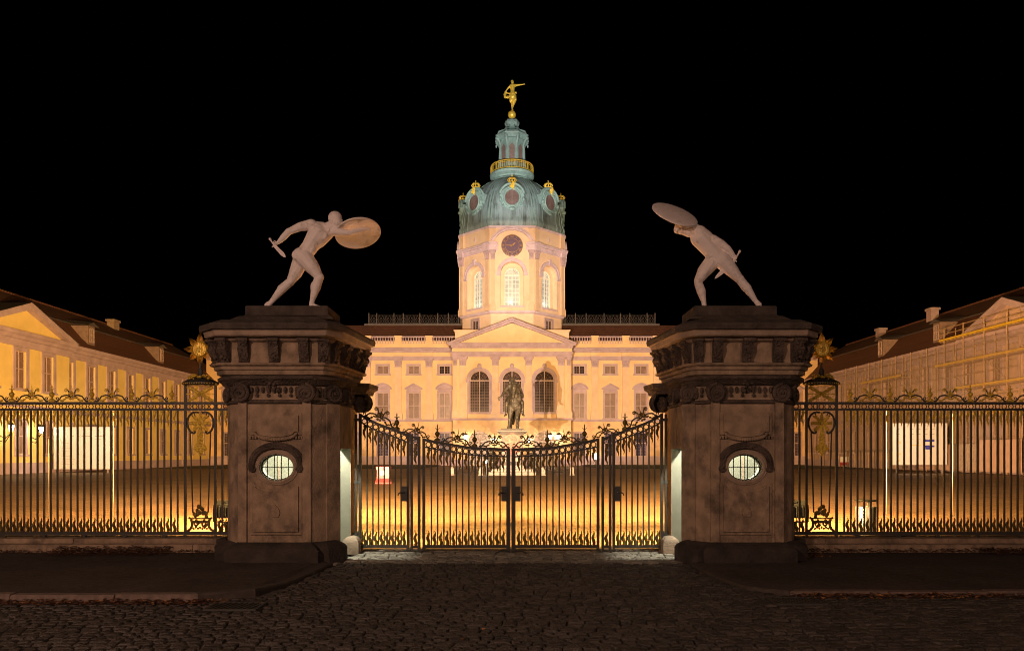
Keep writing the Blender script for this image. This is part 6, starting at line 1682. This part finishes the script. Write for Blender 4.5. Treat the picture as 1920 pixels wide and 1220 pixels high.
C(q(590, 222, .05), q(622, 285, -.1), 30, 22); C(q(622, 285, -.1), q(588, 312, -.5), 20, 13); b.ell(q(582, 314, -.55), (14 * k, 14 * k, 12 * k))
for sx, off in ((-1, 0), (1, 0)):
    C(q(540 + sx * 50, 360, .1), q(543 + sx * 92, 420, -.45), 36, 26); C(q(543 + sx * 92, 420, -.45), q(543 + sx * 98, 545, -.2), 24, 15); C(q(543 + sx * 98, 555, -.2), q(543 + sx * 118, 576, -.5), 14, 10)
C(q(590, 240, .25), q(632, 330, .5), 30, 30); C(q(500, 235, .25), q(470, 380, .6), 30, 34); C(q(560, 250, .3), q(560, 400, .9), 50, 60)      # cloak
sculpt(b, 'rider', M_bronze, eq, .035, 2)
b = MB(); C(q(395, 330, -.55), q(348, 372, -.7), 7, 7); C(q(354, 362, -.7), q(360, 392, -.7), 9, 8); part(b, 'baton', M_bronze, eq, True)

# stone bollards with chains round the monument
bm_ = MB(); rb = [(.19, 0), (.19, .08), (.15, .10), (.14, .55), (.16, .58), (.13, .66), (.05, .70)]; bm_.loft([[(-r, -r, z), (r, -r, z), (r, r, z), (-r, r, z)] for r, z in rb]); bme = bm_.mesh('post', M_marb2)
BP = [(-4.8, 61, 'outer left of the four before the monument'), (-2.45, 60.4, 'inner left of the four before the monument'), (2.62, 60.4, 'inner right of the four before the monument'), (4.98, 61, 'outer right of the four before the monument')]
for x, y, lb in BP:
    t = thing('stone_bollard', 'pale stone chain bollard, ' + lb, 'bollard', (x, y, 0), 'bollards round the rider monument'); inst(bme, 'post', t, (x, y, 0))
for (x0, y0, _), (x1, y1, _), nm in ((BP[0], BP[1], 'left'), (BP[2], BP[3], 'right')):
    mb = MB(); n = 20; mb.tube([(x0 + .15 + (x1 - x0 - .3) * i / n, y0 + (y1 - y0) * i / n, .5 - .28 * 4 * (i / n) * (1 - i / n)) for i in range(n + 1)], .025, 6)
    o = part(mb, 'chain', M_black, None, True); setp(o, 'dark chain sagging between the two %s stone bollards' % nm, 'chain')

# white notice boards in the courtyard
def board(x0, x1, y, z0, z1, name, label, posts, extra):
    t = thing(name, label, 'board', ((x0 + x1) / 2, y, 0))
    mb = MB(); mb.box(x0, x1, y, y + .12, z0, z1); part(mb, 'panel', M_board, t)
    for x in posts: mb = MB(); mb.box(x - .06, x + .06, y + .122, y + .25, 0, z1 - .1); part(mb, 'post', M_steel, t)
    extra(t)
def b1(t):
    y = 67.995; rnd = random.Random(4)
    for (zz, xa, xb, h) in ((3.3, -40.1, -39.8, .06), (3.3, -39.5, -39.3, .06), (3.3, -39.1, -38.2, .06), (3.3, -37.9, -37.0, .06), (3.05, -37.9, -37.3, .03)):
        mb = MB(); mb.box(xa, xb, y - .006, y, zz, zz + h); part(mb, 'print', M_ink, t)
    for r_ in range(9):
        zz = 2.7 - r_ * .24
        mb = MB(); mb.box(-40.9, -40.9 + rnd.uniform(.5, 1.3), y - .006, y, zz, zz + .022); part(mb, 'print', M_ink, t)
board(-41.65, -36.45, 68, .34, 4.18, 'notice_board', 'large white notice board with faint grey print, by the left wing', (-41.3, -36.8), b1)
def b2(t):
    y = 65.995; X = lambda px: (px - 958) * 66 / F; Z = lambda py: EYE + (849 - py) * 66 / F
    for (a, b, c, d) in ((1730.5, 1752, 824, 827.6), (1730.5, 1752, 834.4, 837.8), (1735.2, 1746, 837.9, 842)):
        mb = MB(); mb.box(X(a), X(b), y - .008, y, Z(d), Z(c)); part(mb, 'blue_mark', M_bluep, t)
    for (a, b, c, d) in ((1683, 1689, 827, 831), (1684, 1689, 849, 852), (1683, 1688, 861, 864)):
        mb = MB(); mb.box(X(a), X(b), y - .006, y, Z(d), Z(c)); part(mb, 'orange_mark', M_orange, t)
    for c in (804, 813, 823):
        for a in (1682, 1708, 1721, 1734, 1747):
            mb = MB(); mb.box(X(a), X(a + 5), y - .006, y, Z(c + .9), Z(c)); part(mb, 'print', M_ink, t)
    mb = MB(); mb.box(X(1708), X(1727), y - .006, y, Z(835), Z(833)); part(mb, 'print', M_orange, t)
board((1674.5 - 958) * 66 / F, (1776 - 958) * 66 / F, 66, .76, 4.44, 'site_sign', 'large white site sign with blue bars, before the scaffolded right wing', (34.2, 38.2), b2)
lamp('board_fill', 'SPOT', (-34.5, 62.5, 4.4), 1300, (1, .9, .72), .2, (-39.2, 68, 2.2), 80, .6)  # unseen fill spots added to brighten the white boards
lamp('board_fill', 'SPOT', (31.5, 60.5, 4.4), 1100, (1, .9, .72), .2, (35.6, 66, 2.6), 80, .6)

# slim pale poles just inside the fence
for x, y, h, lb in ((-11.13, 21, 3.0, 'slim pale double pole standing behind the left fence beside the notice board'), (-13.0, 21, 2.2, 'thin pale pole behind the far left fence panel'), (10.62, 21, 3.0, 'slim pale double pole behind the right fence beside the site sign'), (12.42, 21, 2.9, 'thin pale pole behind the right fence, right of the site sign')):
    t = thing('slim_pole', lb, 'pole', (x, y, 0))
    for d in ((-.055, .055) if 'double' in lb else (0,)):
        mb = MB(); mb.tube([(x + d, y, 0), (x + d, y, h)], .0065, 8); part(mb, 'tube', M_pale, t, True)
    mb = MB(); mb.box(x - .1, x + .1, y - .03, y + .03, 0, .03); part(mb, 'foot_plate', M_pale, t)

# bin
x, y = 7.60, 16.0
t = thing('litter_bin', 'round brushed steel litter bin with a raised lid behind the right fence', 'bin', (x, y, 0))
mb = MB(); mb.lathe([(.20, .03), (.205, .05), (.205, .64), (.195, .66), (.17, .66), (.17, .3)], (x, y, 0), 28); part(mb, 'body', M_steel, t, True)
mb = MB(); mb.lathe([(.0, .775), (.22, .775), (.23, .79), (.22, .805), (.0, .815)], (x, y, 0), 28); part(mb, 'lid', M_black, t, True)
for a in (.5, 2.6, 4.7): mb = MB(); mb.box(x + .15 * math.cos(a) - .03, x + .15 * math.cos(a) + .03, y + .15 * math.sin(a) - .01, y + .15 * math.sin(a) + .01, .655, .776); part(mb, 'lid_support', M_steel, t)
# red plastic barrier
x, y = -7.5, 44.0
t = thing('plastic_barrier', 'red plastic barrier block with a white plate on the cobbles behind the left side gate', 'barrier', (x, y, 0))
mb = MB(); mb.loft([[(x - a, y - b, z), (x + a, y - b, z), (x + a, y + b, z), (x - a, y + b, z)] for a, b, z in ((.47, .25, .0), (.47, .25, .08), (.38, .17, .32), (.37, .15, .80), (.42, .15, .86), (.43, .15, 1.0), (.40, .12, 1.02))]); part(mb, 'body', M_red, t)
mb = MB(); mb.box(x - .17, x + .12, y - .19, y - .172, .50, .76); part(mb, 'plate', M_board, t)
# small red and white barrier by the right wing
x, y = 40.2, 90.0
t = thing('warning_barrier', 'small red and white barrier board at the foot of the right wing', 'barrier', (x, y, 0))
mb = MB(); mb.box(x - .5, x + .5, y, y + .06, .72, 1.35); part(mb, 'white_board', M_board, t); mb = MB(); mb.box(x - .5, x + .5, y, y + .06, .38, .715); part(mb, 'red_board', M_red, t)
for d in (-.45, .45): mb = MB(); mb.box(x + d - .04, x + d + .04, y + .062, y + .12, 0, 1.35); part(mb, 'leg', M_red, t)

# lanterns
def lantern(x, y, z, label, br, sc=1.0, e=60, hang=True):
    t = thing('wall_lantern', label, 'lantern', (x, y, z))
    mb = MB(); mb.lathe([(.10 * sc, -.3 * sc), (.22 * sc, .15 * sc), (.02, .151 * sc)], (x, y, z), 6); part(mb, 'glass', M_lampg, t)
    mb = MB(); mb.lathe([(.26 * sc, .155 * sc), (.14 * sc, .33 * sc), (.04, .36 * sc), (.03, .5 * sc)], (x, y, z), 6); part(mb, 'cap', M_black, t)
    mb = MB(); bx_, by_, bz_ = br; mb.tube([(bx_, by_, bz_), ((x + bx_) / 2, (y + by_) / 2, bz_ - .25 * sc), (x, y, z - .42 * sc), (x, y, z - .3 * sc)], .035, 6)
    mb.tube([(bx_, by_, bz_ - .45), ((x + bx_) / 2, (y + by_) / 2, bz_ - .55 * sc), (x, y, z - .40 * sc)], .03, 6)
    part(mb, 'bracket', M_black, t, True)
    lamp('lantern_light', 'POINT', (x, y - .01, z + .0), e, (1, .80, .50), .2)
lantern(-41.9, 66.6, 3.95, 'lit wall lantern on the left wing, right of the pair', (-42.9, 66.6, 3.3), 1.1, 380)
lantern(-41.9, 62.6, 3.95, 'lit wall lantern on the left wing, left of the pair', (-42.9, 62.6, 3.3), 1.1, 380)
for x, nm, e in ((-2.3, 'left of the middle portal arch', 420), (2.4, 'right of the middle portal arch', 420), (5.45, 'at the right portal arch of the palace', 120), (-6.3, 'at the far left of the palace portal', 200), (6.6, 'at the far right of the palace portal', 200)):
    lantern(x, 103.2, 3.6 if abs(x) < 3 else 4.1, 'lit lantern ' + nm, (x, 104.1, 3.2), 1.25, e)
x, y = -2.0, 61.5
t = thing('ground_spotlight', 'small bright spotlight on a short stem at the left foot of the monument', 'spotlight', (x, y, 0))
mb = MB(); mb.tube([(x, y, 0), (x, y, 1.0)], .035, 6); part(mb, 'stem', M_black, t); mb = MB(); mb.ell((x, y, 1.12), .13, None, 10, 7); part(mb, 'lamp_glass', M_lampg, t, True)
lamp('spot_glow', 'SPOT', (x, y + .2, 1.2), 250, (1, .85, .6), .1, (MX, MY, 4.0), 80, .8)
x, y = 12.1, 106.8
t = thing('ground_spotlight', 'small white lamp on a stem at the palace foot, right of the pavilion', 'spotlight', (x, y, 0))
mb = MB(); mb.tube([(x, y, 0), (x, y, 1.0)], .05, 6); part(mb, 'stem', M_black, t); mb = MB(); mb.box(x - .12, x + .12, y - .1, y + .1, .9, 1.75); part(mb, 'lamp_glass', M_lampc, t)

# scaffold along the right wing
t = thing('scaffolding', 'netted scaffolding with yellow toe boards along the right wing', 'scaffolding', (41.3, 78, 0))
XS = 41.3; ys = [62.2 + 3.0 * i for i in range(11)]; sd = MB(); sd.tube([(0, 0, 0), (0, 0, 1)], .05, 6); sdm = sd.mesh('standard', M_scaff)
for y in ys:
    for x in (XS, XS + 1.1):
        o = inst(sdm, 'standard', t, (x, y, 0)); o.scale = (1, 1, 13.7 if y < 73 else 12.2)
for z in (2.0, 4.4, 6.8, 7.8, 8.9, 10.2, 11.3):
    mb = MB(); mb.tube([(XS - .04, 61, z), (XS - .04, 93, z)], .04, 5); part(mb, 'ledger', M_scaff, t)
for z in (12.5, 13.1, 13.6):
    mb = MB(); mb.tube([(XS - .04, 56, z), (XS - .04, 72, z)], .04, 5); part(mb, 'ledger', M_scaff, t)
for y0, y1, z in ((56, 71.9, 12.45), (56, 72.6, 10.1), (56, 69.3, 7.7), (79, 88, 9.9), (56, 74, 5.2)):
    mb = MB(); mb.box(XS - .1, XS - .06, y0, y1, z, z + .22); part(mb, 'toe_board', M_yellow, t)
    mb = MB(); mb.box(XS, XS + 1.1, y0, y1, z - .08, z - .02); part(mb, 'deck', M_scaff, t)
for z in (3.2, 5.6, 9.5): mb = MB(); mb.tube([(XS - .04, 61, z), (XS - .04, 93, z)], .025, 5); part(mb, 'guard_rail', M_scaff, t)
for i in range(10):
    mb = MB(); mb.tube([(XS - .02, ys[i] + 1.5, 0), (XS - .02, ys[i] + 1.5, 12)], .025, 5); part(mb, 'net_pole', M_scaff, t)
for i in range(0, 10, 2):
    mb = MB(); mb.tube([(XS - .06, ys[i], 7.8), (XS - .06, ys[i + 1], 10.2)], .028, 5); part(mb, 'brace', M_scaff, t)
mb = MB(); rnd = random.Random(12); ny = 70; nz = 12; rings = []
for j in range(nz + 1):
    rings.append([(XS - .14 - .05 * math.sin(i * .9 + j) - .03 * rnd.random(), 57 + 47 * i / ny, 1.9 + 9.9 * j / nz + (.1 * math.sin(i * .7) if j == nz else 0)) for i in range(ny + 1)])
mb.loft(rings, closed=False); net = part(mb, 'netting', M_net, t, True)
# site hoarding at its foot
t = thing('site_hoarding', 'pinkish board hoarding and gate panels at the foot of the scaffolded right wing', 'hoarding', (40, 66, 0))
y = 60.0
for k, (y0, y1, h, m_) in enumerate(((58, 60.6, 2.9, M_hoard), (60.7, 63.2, 2.9, M_hoard), (63.3, 66.5, 2.6, M_stonel), (66.6, 69.5, 2.6, M_hoard), (69.6, 73, 2.3, M_hoard))):
    mb = MB(); mb.box(39.6, 39.68, y0, y1, .25, h); part(mb, 'panel', m_, t)
    for yy in (y0 + .05, y1 - .05): mb = MB(); mb.box(39.55, 39.595, yy - .04, yy + .04, .0, h + .06); part(mb, 'post', M_pale, t)
for i in range(7):
    y = 76 + i * 3.3; t = thing('site_fence_panel', 'see-through wire site fence panel standing at the foot of the right wing', 'fence', (40.2, y, 0), 'wire site fence panels')
    mb = MB(); mb.tube([(40.2, y, .1), (40.2, y, 2.1), (40.2, y + 3.2, 2.1), (40.2, y + 3.2, .1)], .03, 5, True); part(mb, 'frame', M_pale, t)
    mb = MB(); [mb.tube([(40.2, y + .2 * j, .1), (40.2, y + .2 * j, 2.1)], .006, 3) for j in range(1, 16)]; w_ = part(mb, 'wire_mesh', M_pale, t)
